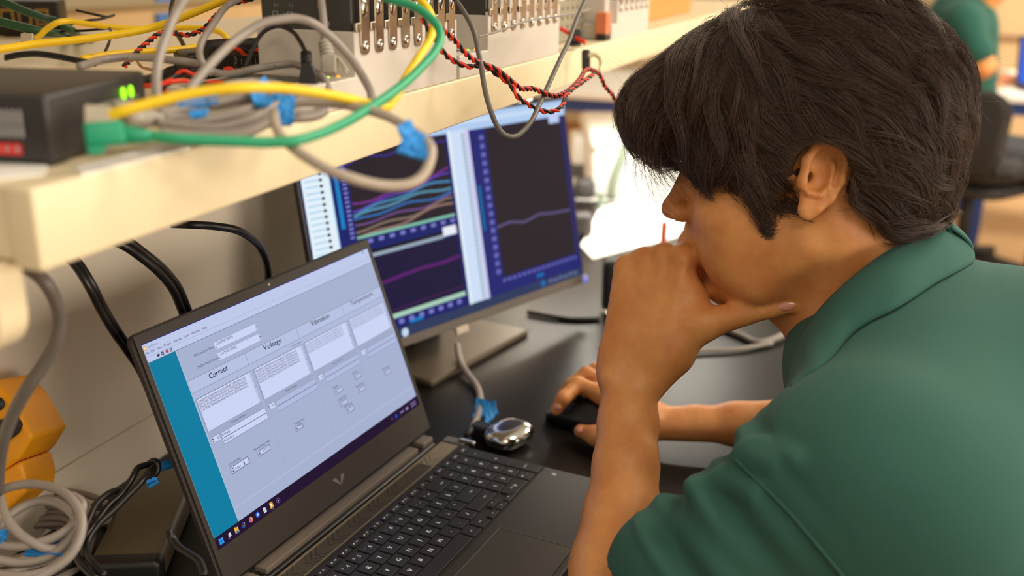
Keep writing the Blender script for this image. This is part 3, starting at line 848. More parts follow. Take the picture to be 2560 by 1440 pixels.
b.tube(catmull(Q, 6), .0075, 12); b.build('shrink_sleeve', BLACKM, label='black shrink sleeve lying behind the power adapter print', cat='sleeve')
sr = thing('cord_grip', 'ribbed black cord end lying beside the red wires', 'plug', PT((430, 180, .78)))
Q = [PT(p) for p in ((492, 166, .82), (455, 172, .80), (424, 181, .78))]
b = MB()
for k in range(9):
    a = Q[0].lerp(Q[2], k/9); c = Q[0].lerp(Q[2], (k+.65)/9); b.cyl(a, c, .0058-.0002*k, seg=12)
b.tube(Q, .0045, 10); b.build('ribbed_grip', BLACKP, sr)
b = MB(); b.tube(catmull([Q[2], PT((390, 196, .76)), PT((350, 207, .74)), PT((325, 222, .73))], 6), .0042, 10); b.build('cord', BLACKC, sr)

# old switch at the back left
fs = thing('old_hub', 'dark hub with a row of ports, far back at left of the shelf', 'hub', at_z(60, 95, ZS))
B0 = at_z(152, 90, ZS+.001); MH = xf(B0, ex=(.80, .60, 0), ey=(0, 0, 1))
b = MB(); b.bx(-.30, .001, 0, .046, -.085, 0, MH, bevel=.003, seg=3); b.build('body', mat('hub_body', (30, 24, 20), .5, var=.1), fs)
for k in range(8):
    b = MB(); x = -.029-k*.0215
    b.bx(x, x+.017, .014, .036, -.001, .0012, MH, bevel=.001, material=mat('port_brass', (168, 132, 60), .4, metal=.5)); b.bx(x+.003, x+.014, .017, .032, .0002, .0014, MH, material=PORTD)
    b.build('port', None, fs)

def into(k, dx=0.0):
    # a cable runs up and over into the connector on top of a module
    t = Vector((XS-.035-.012*(k % 3)+dx, .722+.0236*k, ZS+.127)); return [t+Vector((0, 0, .050)), t+Vector((0, 0, .022)), t]


# ---- cables, far to near
cable('dark green cable crossing the old hub, upper of two', [(-560, 110, .92), (-400, 20, .95), (-180, -26, 1.0), (-20, -4, 1.05), (60, 27, 1.05), (110, 45, 1.04), (140, 54, 1.03), (172, 72, 1.04), at_z(200, 92, ZS+.006), at_z(230, 98, ZS+.005)], .0042, GRND)
cable('dark green cable below the old hub, lower of two', [(-420, 130, .92), (-200, 60, .96), (-20, 52, 1.0), (40, 64, 1.0), (90, 76, 1.0), (130, 82, 1.02), at_z(170, 92, ZS+.006), at_z(205, 101, ZS+.005)], .0045, GRND)
yc, P = cable('yellow cable with a clear unplugged connector at its end', [(88, 97, 1.0), (100, 88, 1.0), (118, 72, 1.0), (142, 57, 1.0), (172, 53, 1.01), (220, 60, 1.02), (280, 68, 1.03), (345, 72, 1.04), (420, 70, 1.05), (490, 70, 1.05), (540, 77, 1.04), (562, 90, 1.03), (570, 104, 1.02)], .0030, YELC)
b = MB(); MC = xf(PT((72, 97, 1.0)), ex=RW[0], ey=-RW[1])
b.box((.0125, .0095, .0095), MC, bevel=.001); b.box((.004, .004, .003), MC @ T(-.003, .006, 0), bevel=.0005); b.box((.004, .003, .003), MC @ T(.003, .0055, 0), bevel=.0005)
b.build('clear_plug', CLEAR, yc, label='clear plastic network plug')
cable('thin black lead curling behind the yellow cables', [(190, 25, 1.1), (230, 35, 1.1), (270, 42, 1.1), (285, 38, 1.1), (250, 48, 1.08), (215, 52, 1.07), (130, 76, 1.06), (200, 77, 1.05), (250, 73, 1.04), (272, 72, 1.03), (276, 84, 1.0), (272, 108, .97), (262, 132, .95)], .0014, BLACKC, n=6)
cable('thin dark lead dropping behind the grey cables', [(434, -5, 1.1), (428, 22, 1.1), (429, 44, 1.1), (438, 75, 1.07), (452, 100, 1.04), (460, 115, 1.03)], .0024, mat('dark_olive_cable', (52, 52, 36), .5))
cable('long yellow cable rising from left edge to the top', [(-480, 196, .84), (-240, 150, .83), (-30, 127, .84), (30, 119, .85), (80, 111, .86), (160, 103, .87), (240, 94, .88), (320, 82, .89), (380, 69, .90), (430, 53, .90), (480, 34, .90), (530, 13, .90), (575, -8, .90), (640, -60, .89)]+into(4, -.02), .0033, YELC)
cable('short yellow cable lying low behind the switch', [(205, 147, .88), (250, 139, .90), (300, 133, .92), (360, 129, .94), (430, 125, .96), (496, 117, .98)], .0030, YELC)
for k, dd in enumerate((0, 7)):
    cable('black cord arching behind the switch, %s strand' % ('upper' if k == 0 else 'lower'), [(12, 141+dd, .80), (45, 134+dd, .80), (90, 131+dd, .80), (140, 137+dd, .80), (190, 147+dd, .80), (238, 156+dd, .79)], .0014, BLACKC)
gpc, P = cable('grey printed cable looping across the shelf beside the plugs', [(200, 166, .74), (230, 157, .76), (262, 149, .78), (320, 143, .79), (380, 145, .79), (433, 151, .78), (482, 157, .78), (515, 171, .77), (548, 184, .77), (582, 185, .77), (607, 180, .77), (640, 172, .77), (690, 164, .78), (730, 160, .78), (757, 167, .77), (787, 182, .76), (812, 200, .75), (823, 228, .745)], .0031, GREYC)
b = MB(); INKC = mat('cable_print_ink', (72, 66, 62), .6)
for t, (xa, ya, da), (xb, yb, db), wd in (('VERIFIED TO', (612, 180, .7665), (690, 165, .7765), .025), ('VERIFIED TO', (322, 144, .7865), (246, 154, .7685), .024)):
    a = at_d(xa, ya, da); e_ = at_d(xb, yb, db); ex = (e_-a).normalized(); ez = Vector(CAM)-a; ez = (ez-ex*ez.dot(ex)).normalized()
    b.text(t, .0021, xf(a, ex=ex, ez=ez) @ T(0, -.001, -.0004), INKC, 'L', wd)
b.build('printed_text', INKC, gpc)
twisted('red and black twisted pair hanging above the switch', into(3, -.03)[::-1]+[(680, -50, .90), (632, -4, .92), (600, 4, .92), (580, 9, .92), (560, 21, .92), (543, 36, .92), (525, 56, .91), (510, 72, .91), (490, 82, .90), (465, 88, .90), (440, 84, .90), (415, 80, .89), (392, 88, .88), (370, 106, .87), (350, 122, .86), (338, 136, .85), (325, 150, .84), (311, 166, .83)], .00135, .0120)
twisted('red and black twisted pair lying over the power adapter', [(408, 234, .72), (413, 217, .73), (424, 204, .74), (440, 194, .75), (460, 181, .76), (483, 182, .765), (502, 168, .77), (525, 166, .775), (540, 147, .79), (560, 129, .80), (598, 126, .82), (623, 133, .83), (655, 125, .84), (690, 133, .86)], .0016, .024)
for k, Q in enumerate(([(350, 216, .70), (384, 214, .70), (420, 206, .72), (452, 202, .73), (482, 206, .74)], [(516, 207, .73), (540, 206, .73), (570, 210, .73)], [(560, 175, .78), (575, 172, .78), (590, 182, .78)])):
    cable('red wire among the shelf cables, ' + ('left of the tall grey cable', 'just behind the yellow cable', 'under the crossing grey cable')[k], Q, .0017, REDW, 'red_wire', cat='wire')
cable('bare copper strand near the twisted pair', [(344, 153, .80), (352, 166, .80), (368, 172, .79), (382, 175, .79)], .0012, mat('copper', (196, 140, 104), .35, metal=.9), 'copper_strand', cat='wire')
cable('thin grey cable hooked beside the power adapter', into(1)[::-1]+[(640, -60, .80), (600, -6, .80), (573, 10, .80), (556, 27, .79), (540, 50, .78), (522, 76, .77), (507, 100, .76), (499, 125, .755), (502, 148, .75), (513, 168, .75), (531, 184, .75)], .0027, GREYC)
bc, P = cable('thin black lead with a moulded plug over the chassis controls', [(604, 192, .78), (613, 170, .78), (622, 145, .78), (635, 118, .78), (647, 94, .78), (664, 76, .78), (688, 66, .78), (712, 69, .77), (732, 80, .765), (748, 100, .755), (758, 118, .75), (765, 134, .745)], .0017, BLACKC)
b = MB(); Q = [PT((765, 132, .745)), PT((766, 146, .743)), PT((766, 162, .742))]
b.tube(Q, [.0030, .0036, .0040], 12)
for k in range(4): b.tube([Q[0].lerp(Q[2], k/4), Q[0].lerp(Q[2], k/4+.12)], .0042, 12)
MC = xf(PT((772, 192, .742)), ex=RW[0], ey=-RW[1]); b.prism([(-.0045, .010), (.0025, .010), (.0065, .000), (.0075, -.012), (-.0068, -.012), (-.0062, .000)], .008, MC @ T(0, 0, -.004), bevel=.0012)
b.build('moulded_plug', BLACKP, bc)
ec, P = cable('grey network cable plugged down into the chassis', into(2)[::-1]+[(806, -70, .775), (803, -8, .765), (806, 25, .765), (809, 55, .765), (811, 85, .765), (812, 108, .763)], .0030, GREYC)
b = MB(); PG = mat('grey_plug_boot', (176, 168, 156), .5)
Q0 = PT((812, 106, .763)); Q1 = PT((820, 142, .760))
for k in range(4): b.tube([Q0.lerp(Q1, k/4), Q0.lerp(Q1, k/4+.14)], .0050+.0002*k, 12)
b.tube([Q0, Q1], .0038, 10)
MC = xf(PT((824, 163, .758)), ex=RW[0], ey=-RW[1]); b.box((.0115, .014, .011), MC, bevel=.0012); b.prism([(-.002, .007), (.001, .007), (.008, -.003), (.0065, -.007), (.004, -.005), (.004, -.002)], .006, MC @ T(.006, 0, -.003), bevel=.0008)
b.build('plug_boot', PG, ec)
cable('tall grey cable rising in front of the switch', [(393, 244, .62), (391, 215, .625), (391, 190, .63), (395, 155, .635), (404, 122, .64), (414, 95, .645), (426, 62, .65), (440, 32, .655), (463, -8, .66), (510, -90, .68), (590, -150, .72)]+into(0), .0031, GREYC)
cable('grey cable arching over the chassis controls', [(470, 228, .63), (495, 197, .64), (522, 165, .65), (548, 138, .66), (578, 110, .67), (618, 80, .68), (660, 57, .685), (700, 49, .69), (738, 46, .695), (780, 57, .70), (818, 84, .71), (850, 115, .715), (882, 152, .72), (906, 190, .72), (925, 226, .71), (931, 252, .70)], .0031, GREYC)

# bundle of grey cable near the shelf front, loops tied with tape
cb = thing('grey_cable_bundle', 'bundle of grey network cable tied with blue tape, lying on the shelf', 'cable bundle', PT((600, 300, .03)))
loops = [[(400, 330, .585), (470, 338, .59), (560, 336, .60), (620, 322, .61), (668, 292, .62), (690, 262, .63), (670, 240, .64), (600, 244, .63), (520, 262, .62)],
         [(392, 306, .59), (470, 318, .595), (550, 318, .60), (620, 300, .61), (680, 268, .625), (722, 243, .64), (700, 228, .65), (640, 240, .64)],
         [(660, 284, .63), (720, 282, .64), (780, 283, .655), (806, 272, .66), (800, 258, .67), (740, 250, .66), (660, 246, .65), (560, 258, .63), (460, 272, .61), (400, 285, .60)],
         [(395, 345, .58), (450, 352, .585), (530, 350, .59), (600, 338, .60), (650, 318, .61), (690, 290, .62)],
         [(430, 268, .62), (500, 270, .625), (570, 266, .63), (640, 252, .64), (700, 240, .65), (740, 236, .66)],
         [(405, 318, .595), (480, 305, .60), (560, 296, .61), (640, 286, .62), (720, 296, .635), (790, 290, .65), (812, 278, .66)],
         [(410, 296, .60), (500, 290, .61), (580, 284, .615), (650, 262, .63), (690, 236, .645)],
         [(560, 215, .66), (600, 208, .67), (640, 206, .68), (690, 212, .68), (730, 226, .68)]]
for Q in loops:
    b = MB(); b.tube(catmull([PT(p) for p in Q], 8), .0030, 10); b.build('loop', GREYC, cb)


def tape(name_label, P3, parent=None, label=None):
    """a crumpled wrap of tape given by a quad of points (folded, with thickness)"""
    b = MB(); n = 7
    a, c, d, e = [PT(p) if not isinstance(p, Vector) else p for p in P3]
    nrm = (c-a).cross(e-a).normalized()
    rr = random.Random(int(a.x*1e5) & 1023)
    W = [[rr.uniform(-1, 1) for _ in range(n+1)] for _ in range(n+1)]
    def fn(u, v):
        i = int(round(u*n)); j = int(round(v*n))
        p = a.lerp(c, u).lerp(e.lerp(d, u), v)
        return p+nrm*(.0035*math.sin(PI*v)+W[i][j]*.0009)+(c-a).normalized()*W[j][i]*.0006
    b.grid(fn, n, n, smooth=False)
    b.grid(lambda u, v: fn(u, v)-nrm*.0022, n, n, smooth=False)
    k = (n+1)*(n+1)
    for i in range(n):
        for s_ in ((i, i+1), (n*(n+1)+i+1, n*(n+1)+i), ((i+1)*(n+1), i*(n+1)), (i*(n+1)+n, (i+1)*(n+1)+n)):
            b.f.append((s_[0], s_[1], s_[1]+k, s_[0]+k)); b.m.append(0); b.sm.append(False)
    return b.build(name_label, TAPE, parent, label=label)


tape('tape_wrap', [(618, 232, .625), (660, 200, .66), (718, 222, .65), (668, 268, .615)], cb, 'blue masking tape wrap')
tape('tape_wrap', [(690, 240, .63), (738, 246, .635), (735, 312, .615), (700, 318, .61)], cb, 'blue masking tape wrap')
tape('tape_wrap', [(440, 256, .612), (545, 243, .625), (545, 258, .62), (450, 272, .606)], cb, 'blue masking tape wrap')
tape('tape_wrap', [(470, 284, .60), (520, 276, .61), (515, 296, .602), (480, 298, .597)], cb, 'blue masking tape wrap')
gl, P = cable('grey cable loop hanging off the shelf front with a blue tape flag', [(684, 282, .60), (688, 310, .585), (704, 342, .575), (733, 370, .57), (772, 397, .565), (820, 424, .56), (873, 444, .56), (927, 459, .565), (977, 465, .57), (1027, 459, .575), (1058, 438, .58), (1074, 405, .585), (1078, 375, .59), (1060, 345, .60), (1032, 326, .605), (1003, 308, .61), (967, 290, .615), (927, 277, .62), (853, 261, .63), (767, 256, .635), (700, 262, .635)], .0031, mat('pale_grey_cable', (176, 162, 148), .42, var=.05))
tape('tape_flag', [(993, 322, .592), (1022, 303, .60), (1084, 362, .594), (1062, 402, .582)], gl, 'crumpled blue masking tape flag')
tape('tape_flag', [(1008, 345, .588), (1062, 340, .596), (1060, 400, .583), (991, 383, .580)], gl, 'crumpled blue masking tape flag')

# yellow and green cables in front
yf, P = cable('bright yellow cable from the switch kinking up past the latches', [(268, 290, .555), (310, 277, .555), (380, 257, .56), (450, 240, .565), (530, 226, .57), (600, 220, .575), (693, 220, .59), (787, 231, .605), (877, 248, .625), (930, 262, .64), (962, 268, .65), (985, 248, .67), (1010, 202, .69), (1043, 148, .72), (1073, 102, .74), (1084, 62, .75), (1069, 22, .755), (1046, -6, .76), (1015, -60, .78)]+into(5), .0031, YELC)
b = MB(); MC = xf(PT((246, 291, .555)), ex=Vector(RW[0])+Vector(RW[2])*.35, ey=-RW[1]); b.box((.014, .011, .010), MC, bevel=.001); b.build('clear_plug', CLEAR, yf, label='clear plastic network plug')
gf, P = cable('green cable from the switch sweeping up to the latches', [(372, 340, .545), (430, 346, .545), (520, 351, .55), (600, 354, .555), (667, 356, .56), (733, 352, .565), (800, 334, .58), (867, 304, .60), (933, 264, .625), (1000, 217, .655), (1050, 171, .68), (1088, 128, .70), (1101, 94, .71), (1094, 66, .715), (1067, 37, .72), (1027, 13, .725), (962, -6, .73), (900, -50, .75)]+into(3), .0031, GRNC)
b = MB(); Qa = PT((222, 342, .535)); Qb = PT((296, 336, .54)); Qc = PT((376, 341, .545))
MC = xf(PT((262, 336, .5365)), ex=(Qb-Qa), ey=-RW[1]); BG_ = mat('green_boot', (12, 150, 110), .45)
b.box((.020, .0125, .012), MC, bevel=.002, seg=3); b.prism([(-.010, -.004), (.002, -.005), (-.003, -.0105), (-.0095, -.0105)], .008, MC @ T(0, 0, -.004), bevel=.001)
b.tube([Qb, Qc], [.0056, .0034], 14)
for k in range(8): b.tube([Qb.lerp(Qc, k/8.5), Qb.lerp(Qc, (k+.5)/8.5)], .0060-.0003*k, 14)
b.build('plug_boot', BG_, gf)
for k, (x, y) in enumerate(((318, 268), (352, 290), (296, 305))):
    pg = thing('grey_plug', 'grey network plug pushed into the switch, ' + ('upper one by the green lights', 'one below the yellow cable', 'one just above the green boot')[k], 'plug', PT((x, y, .585)))
    Q0 = PT((x-30, y+4, .578)); Q1 = PT((x+52, y+8, .60))
    b = MB(); b.tube([Q0, Q1], [.0052, .0036], 12)
    for j in range(7): b.tube([Q0.lerp(Q1, .35+j*.09), Q0.lerp(Q1, .39+j*.09)], .0058-.0003*j, 12)
    b.build('boot', PG, pg)

# right hand part of the shelf
twisted('red and black twisted pair draped off the shelf, tighter strand', into(6)[::-1]+[(985, -45, .79), (1012, -6, .80), (1043, 20, .82), (1083, 51, .83), (1110, 77, .85), (1140, 104, .87), (1163, 132, .88), (1183, 149, .89), (1210, 161, .90), (1240, 173, .91), (1267, 193, .92), (1290, 213, .93), (1303, 222, .935), (1333, 222, .95), (1360, 233, .96), (1387, 240, .98), (1410, 233, 1.0), (1430, 219, 1.03), (1450, 197, 1.07), (1467, 174, 1.11), (1487, 178, 1.13), (1500, 189, 1.14), (1513, 217, 1.15), (1530, 236, 1.16), (1545, 262, 1.17)], .00145, .0115)
twisted('red and black twisted pair draped off the shelf, looser strand', [(1056, 46, .83), (1080, 87, .84), (1102, 124, .86), (1133, 152, .88), (1173, 167, .895), (1208, 163, .905), (1233, 179, .915), (1257, 196, .92), (1280, 216, .925), (1290, 236, .925), (1304, 250, .93), (1322, 262, .94), (1342, 273, .95), (1370, 280, .96), (1396, 274, .97), (1410, 256, .985), (1416, 238, .995), (1434, 220, 1.02), (1458, 204, 1.06), (1486, 184, 1.10)], .0014, .021)
cable('slim grey cable hanging in a loop in front of the monitor', into(7)[::-1]+[(1105, -60, .91), (1134, -8, .92), (1160, 30, .91), (1185, 80, .90), (1196, 130, .90), (1203, 165, .895), (1208, 200, .895), (1216, 240, .895), (1228, 280, .895), (1241, 311, .90), (1259, 335, .905), (1284, 342, .91), (1309, 327, .92), (1330, 300, .93), (1346, 266, .95), (1361, 234, .97), (1381, 190, 1.0), (1404, 140, 1.03), (1421, 105, 1.06), (1441, 50, 1.10), (1466, -6, 1.14), (1482, -50, 1.18), Vector((-.47, 1.40, ZS+.150)), Vector((-.50, 1.40, ZS+.129))], .0024, GREYD)
cable('thin pale lead crossing the second chassis', [(1195, 92, 1.00), (1240, 80, 1.02), (1320, 52, 1.06), (1400, 40, 1.12), (1474, 24, 1.20)], .0011, GREYC)
cable('red wire beside the perforated supply', [(1400, 70, 1.30), (1425, 85, 1.30), (1445, 98, 1.29), (1462, 106, 1.28)], .0028, REDW, 'red_wire', cat='wire')
b = MB(); b.box((.016, .02, .018), xf(PT((1438, 95, 1.30)), ex=RW[0], ey=-RW[1]), bevel=.003)
b.build('black_connector', BLACKP, label='black connector on the shelf by the perforated supply', cat='connector')
b = MB(); MC = xf(PT((1465, 150, 1.27)), ex=RW[0], ey=-RW[1]); b.box((.011, .026, .009), MC, bevel=.003, seg=3)
b.build('hanging_plug', BLACKP, label='small black plug hanging on the shelf front edge', cat='plug')
cable('cream lead arching beside the small black plug', [(1472, 140, 1.25), (1486, 136, 1.25), (1500, 146, 1.25), (1503, 164, 1.25), (1498, 180, 1.24)], .0030, mat('cream_cable', (214, 200, 160), .5))
# ---------------------------------------------------------------- on the worktop
cable('thick black cord arching from shelf to behind the laptop', [at_x(430, 560, -.60), at_x(480, 562, -.58), at_x(540, 566, -.57), at_x(590, 575, -.56), at_x(630, 598, -.56), at_x(655, 628, -.57), at_x(668, 665, -.58), at_x(670, 700, -.59), at_x(668, 745, -.60)], .0038, BLACKC)
for k, dd in enumerate((-7, 7)):
    cable('flat black mains cord behind the laptop lid, %s of its two strands' % ('upper' if k == 0 else 'lower'), [at_x(265+dd*.3, 590-dd, -.60), at_x(310+dd*.5, 606-dd, -.59), at_x(355+dd*.7, 637-dd*.7, -.585), at_x(400+dd*.8, 674-dd*.6, -.58), at_x(435+dd*.9, 715-dd*.5, -.58), at_x(460+dd, 770-dd*.4, -.59), at_x(482+dd, 830-dd*.3, -.60)], .0038, BLACKC)
for k, dd in enumerate((-6, 6)):
    cable('black mains cord running down to the laptop corner, %s strand' % ('right' if k == 1 else 'left'), [at_x(150+dd, 625-dd*.4, -.62), at_x(190+dd, 658-dd*.4, -.61), at_x(225+dd, 712-dd*.3, -.60), at_x(252+dd, 765-dd*.3, -.60), at_x(285+dd, 822-dd*.3, -.60), at_x(320+dd, 872-dd*.3, -.61), at_x(352+dd, 920-dd*.3, -.62), at_x(380+dd, 980-dd*.3, -.63)], .0032, BLACKC)
cable('grey cable curving down from the shelf end to the worktop', [at_x(42, 660, -.52), at_x(78, 676, -.51), at_x(112, 705, -.50), at_x(138, 750, -.50), at_x(148, 800, -.505), at_x(140, 850, -.51), at_x(112, 905, -.52), at_x(75, 960, -.53), at_x(40, 1020, -.545), at_x(12, 1090, -.56), at_x(-2, 1160, -.58), at_x(-6, 1230, -.60)], .0046, mat('mid_grey_cable', (112, 104, 98), .45))

# yellow tester at the left edge
yt = thing('yellow_tester', 'yellow case with a black grip standing at the left edge by the panel', 'tester', at_d(-20, 1270, .90))
YEL = mat('tester_yellow', (238, 158, 10), .5, var=.05, scale=20)
dd_ = .88
def UVm(x, y, d): return xf(at_d(x, y, d), ex=RW[0], ey=-RW[1])
k_ = dd_/F
M1 = UVm(0, 1080, dd_)
poly = lambda Q: [((x)*k_, (1080-y)*k_) for x, y in Q]
b = MB(); b.prism(poly([(-150, 1000), (-20, 950), (30, 1002), (82, 1092), (46, 1150), (-20, 1196), (-150, 1230)]), .07, M1 @ T(0, 0, -.07), bevel=.004, seg=3); b.build('body', YEL, yt)
b = MB(); b.prism(poly([(-150, 1236), (-10, 1186), (48, 1152), (62, 1200), (60, 1236), (-2, 1290), (-150, 1330)]), .06, M1 @ T(0, 0, -.062), bevel=.004, seg=3); b.build('lower_body', YEL, yt)
b = MB(); b.prism(poly([(-60, 1085), (0, 1050), (44, 1038), (58, 1060), (50, 1082), (0, 1120), (-60, 1150)]), .006, M1 @ T(0, 0, -.002), bevel=.002); b.build('black_grip', BLACKM, yt)
b = MB(); b.cyl(M1 @ Vector((-5*k_, (1080-1010)*k_, 0)), M1 @ Vector((-5*k_, (1080-1010)*k_, .003)), .006, material=BLACKM); b.build('knob', BLACKM, yt)

# coil of grey cable, turn upon turn
co = thing('coiled_cable', 'coil of grey cable with blue tape on the worktop at lower left', 'cable', (-.70, .62, ZD))
rc = random.Random(3)
P = []
cx, cy = at_z(52, 1325, .785).x, at_z(52, 1325, .785).y
N = 9
ring = []
for k in range(N*16+1):
    a = 2*PI*k/16+.6; t = k/(N*16)
    lay = [0, .007, .002, .013, .006, .019, .011, .026, .020, .030][int(t*N) % 10]
    r = .056+.010*math.sin(a*.37+1.2)+.006*math.sin(a*1.13)
    ox = .006*math.sin(t*17); oy = .008*math.cos(t*13)
    ring.append(Vector((cx+ox+r*math.cos(a), cy+oy+1.10*r*math.sin(a), ZD+.006+lay*1.35+.004*math.sin(a*2+t*9))))
b = MB(); b.tube(catmull(ring, 4), .0036, 10); b.build('coil', GREYC, co)
b = MB(); b.tube(catmull([at_d(-10, 1232, .80), at_d(30, 1216, .80), at_d(75, 1210, .80), at_d(130, 1218, .795), at_d(175, 1243, .785), at_d(203, 1290, .775), at_d(200, 1345, .765), at_d(175, 1390, .76), at_d(130, 1425, .755), at_d(80, 1450, .75), at_d(20, 1462, .75)], 8), .0036, 10); b.build('outer_turn', GREYC, co)
b = MB(); b.tube(catmull([at_d(-8, 1185, .80), at_d(2, 1255, .785), at_d(20, 1300, .775), at_d(50, 1335, .77), at_d(85, 1358, .768), at_d(120, 1372, .77), at_d(150, 1368, .775), at_d(170, 1345, .78)], 8), .0036, 10); b.build('upper_turn', GREYC, co)
for Q in ([(-12, 1398, .765), (60, 1408, .765), (125, 1392, .768), (172, 1350, .775), (190, 1302, .785), (152, 1262, .795), (90, 1254, .80), (20, 1290, .79), (-8, 1330, .78)], [(-10, 1362, .772), (62, 1364, .77), (150, 1336, .774), (192, 1300, .782), (206, 1262, .79), (180, 1238, .80)], [(-10, 1436, .755), (60, 1440, .752), (130, 1422, .756), (182, 1376, .765), (204, 1320, .775)]):
    b = MB(); b.tube(catmull([at_d(*q) for q in Q], 8), .0036, 10); b.build('outer_turn', GREYC, co)
tape('tape_wrap', [at_d(62, 1370, .775), at_d(140, 1372, .772), at_d(160, 1388, .765), at_d(60, 1390, .768)], co, 'blue masking tape wrap')
tape('tape_wrap', [at_d(112, 1345, .785), at_d(158, 1342, .785), at_d(160, 1356, .78), at_d(115, 1360, .78)], co, 'blue masking tape wrap')
tape('tape_wrap', [at_d(-30, 1325, .775), at_d(18, 1326, .775), at_d(12, 1350, .77), at_d(-30, 1382, .765)], co, 'blue masking tape wrap')

# laptop power brick with its cord folded on top
pb = thing('power_brick', 'long black laptop power brick with cord loops lying beside the laptop', 'power adapter', (-.69, .755, ZD))
e0 = at_z(322, 1392, .78); e1 = at_z(428, 1165, .78)
pd = Vector((e1.x-e0.x, e1.y-e0.y, 0)).normalized(); pl = (Vector((e1.x, e1.y, 0))-Vector((e0.x, e0.y, 0))).length
MBK = xf(Vector((e0.x, e0.y, ZD+.0005)), ex=pd, ey=Vector((-pd.y, pd.x, 0)))
BRK = mat('brick_brown_sheen', (92, 80, 58), .42, var=.08, scale=60, bump=.05, bscale=900, spec=.6)  # brown reflection on the black brick, put into its base colour
b = MB(); b.bx(-.004, pl+.01, -.030, .036, 0, .030, MBK, bevel=.007, seg=4); b.build('body', BRK, pb)
b = MB(); b.bx(-.012, .008, -.0315, .0375, .001, .0308, MBK, bevel=.007, seg=4); b.build('end_cap', BLACKP, pb)
kk = lambda Q, d0, d1: [at_d(x, y, d0+(d1-d0)*i/(len(Q)-1)) for i, (x, y) in enumerate(Q)]
strands = [kk([(372, 1160), (345, 1170), (330, 1196), (302, 1237), (272, 1264), (245, 1300), (221, 1331), (192, 1366), (196, 1400), (214, 1424), (240, 1448)], .885, .765),
           kk([(392, 1160), (372, 1180), (358, 1200), (322, 1237), (285, 1275), (248, 1310), (220, 1352), (216, 1380), (228, 1402), (262, 1440)], .885, .77),
           kk([(306, 1226), (282, 1229), (262, 1241), (240, 1262), (226, 1290), (212, 1325), (203, 1350)], .86, .80),
           kk([(372, 1160), (384, 1152), (394, 1158), (392, 1180), (372, 1200)], .885, .88)]
for Q in strands:
    b = MB(); b.tube(catmull(Q, 8), .0028, 9); b.build('cord_loop', BLACKC, pb)
tape('tape_wrap', [at_d(386, 1165, .89), at_d(432, 1152, .90), at_d(436, 1168, .895), at_d(392, 1180, .885)], pb, 'torn blue masking tape')
tape('tape_wrap', [at_d(366, 1206, .875), at_d(392, 1196, .88), at_d(396, 1206, .878), at_d(372, 1220, .87)], pb, 'torn blue masking tape')
b = MB(); a = at_z(165, 1415, .765); c = at_z(210, 1400, .765)
for k in range(8): b.tube([a.lerp(c, k/8), a.lerp(c, (k+.6)/8)], .0042, 10)
b.tube([a, c, MBK @ Vector((-.01, .01, .015))], .0032, 8); b.build('strain_relief', BLACKP, pb)
cable('black cord curving out beside the laptop edge', [at_d(424, 1322, .80), at_d(430, 1345, .80), at_d(446, 1368, .795), at_d(472, 1386, .79), at_d(498, 1405, .785), at_d(512, 1440, .775)], .0032, BLACKC)

# monitor lead with a tape flag, and the dongle at the laptop's far side
ml, P = cable('grey monitor lead with a blue tape flag running to the laptop', [at_z(1143, 862, .775), at_z(1146, 885, .768), at_z(1154, 910, .763), at_z(1172, 938, .758), at_z(1190, 962, .757), at_z(1200, 990, .758), at_z(1200, 1020, .760), at_z(1193, 1045, .762), at_z(1180, 1072, .764)], .0046, GREYC)
tape('tape_flag', [at_z(1192, 998, .765), at_z(1238, 1008, .772), at_z(1246, 1036, .764), at_z(1182, 1046, .760)], ml, 'blue masking tape flag')
tape('tape_flag', [at_z(1214, 1010, .775), at_z(1240, 1004, .78), at_z(1236, 1044, .762), at_z(1212, 1064, .758)], ml, 'blue masking tape flag')
b = MB(); b.tube([at_z(1180, 1072, .764), at_z(1166, 1088, .764)], [.0042, .0036], 10); b.build('strain_relief', BLACKM, ml)
dg = thing('adapter_dongle', 'small dark adapter with a bright metal plug at the laptop far corner', 'adapter', at_z(1170, 1105, ZD))
MD = ML @ T(.268, .052, -.006)
b = MB(); b.box((.014, .030, .008), MD @ T(.005, .006, .001), bevel=.002); b.build('body', mat('dongle_grey', (96, 92, 92), .4), dg)
b = MB(); b.box((.006, .022, .0065), MD @ T(.0045, -.010, .006), bevel=.002); b.build('metal_plug', CHROME, dg)
b = MB(); b.box((.020, .030, .018), xf(at_z(1208, 1078, ZD+.010), ex=(.2, 1, 0), ey=(-1, .2, 0)), bevel=.003)
b.build('black_plug', BLACKP, label='black plug body below the tape flag of the monitor lead', cat='plug')

# earbud case
ea = at_z(1272, 1110, ZD)
ebm = xf(ea, ex=Vector((.32, .95, 0)), ey=Vector((-.95, .32, 0)))
ec_ = thing('earbud_case', 'rounded silver earbud case lying on the black worktop', 'case', ea)
def pebble(t0, t1, g=1.0):
    def fn(u_, v_):
        a = 2*PI*u_; t = -PI/2+PI*(t0+(t1-t0)*v_); c = max(0.0, math.cos(t))**.55
        q = lambda w: math.copysign(abs(w)**.72, w)
        return Vector((.0325*g*c*q(math.cos(a)), .0245*g*c*q(math.sin(a)), .0128+.0123*g*math.copysign(abs(math.sin(t))**.75, math.sin(t))))
    return fn
b = MB(); b.grid(pebble(0, .535, .985), 40, 14, M=ebm); b.build('bottom_shell', CHROME, ec_)
b = MB(); b.grid(pebble(.545, 1), 40, 14, M=ebm); b.build('lid', CHROME, ec_)

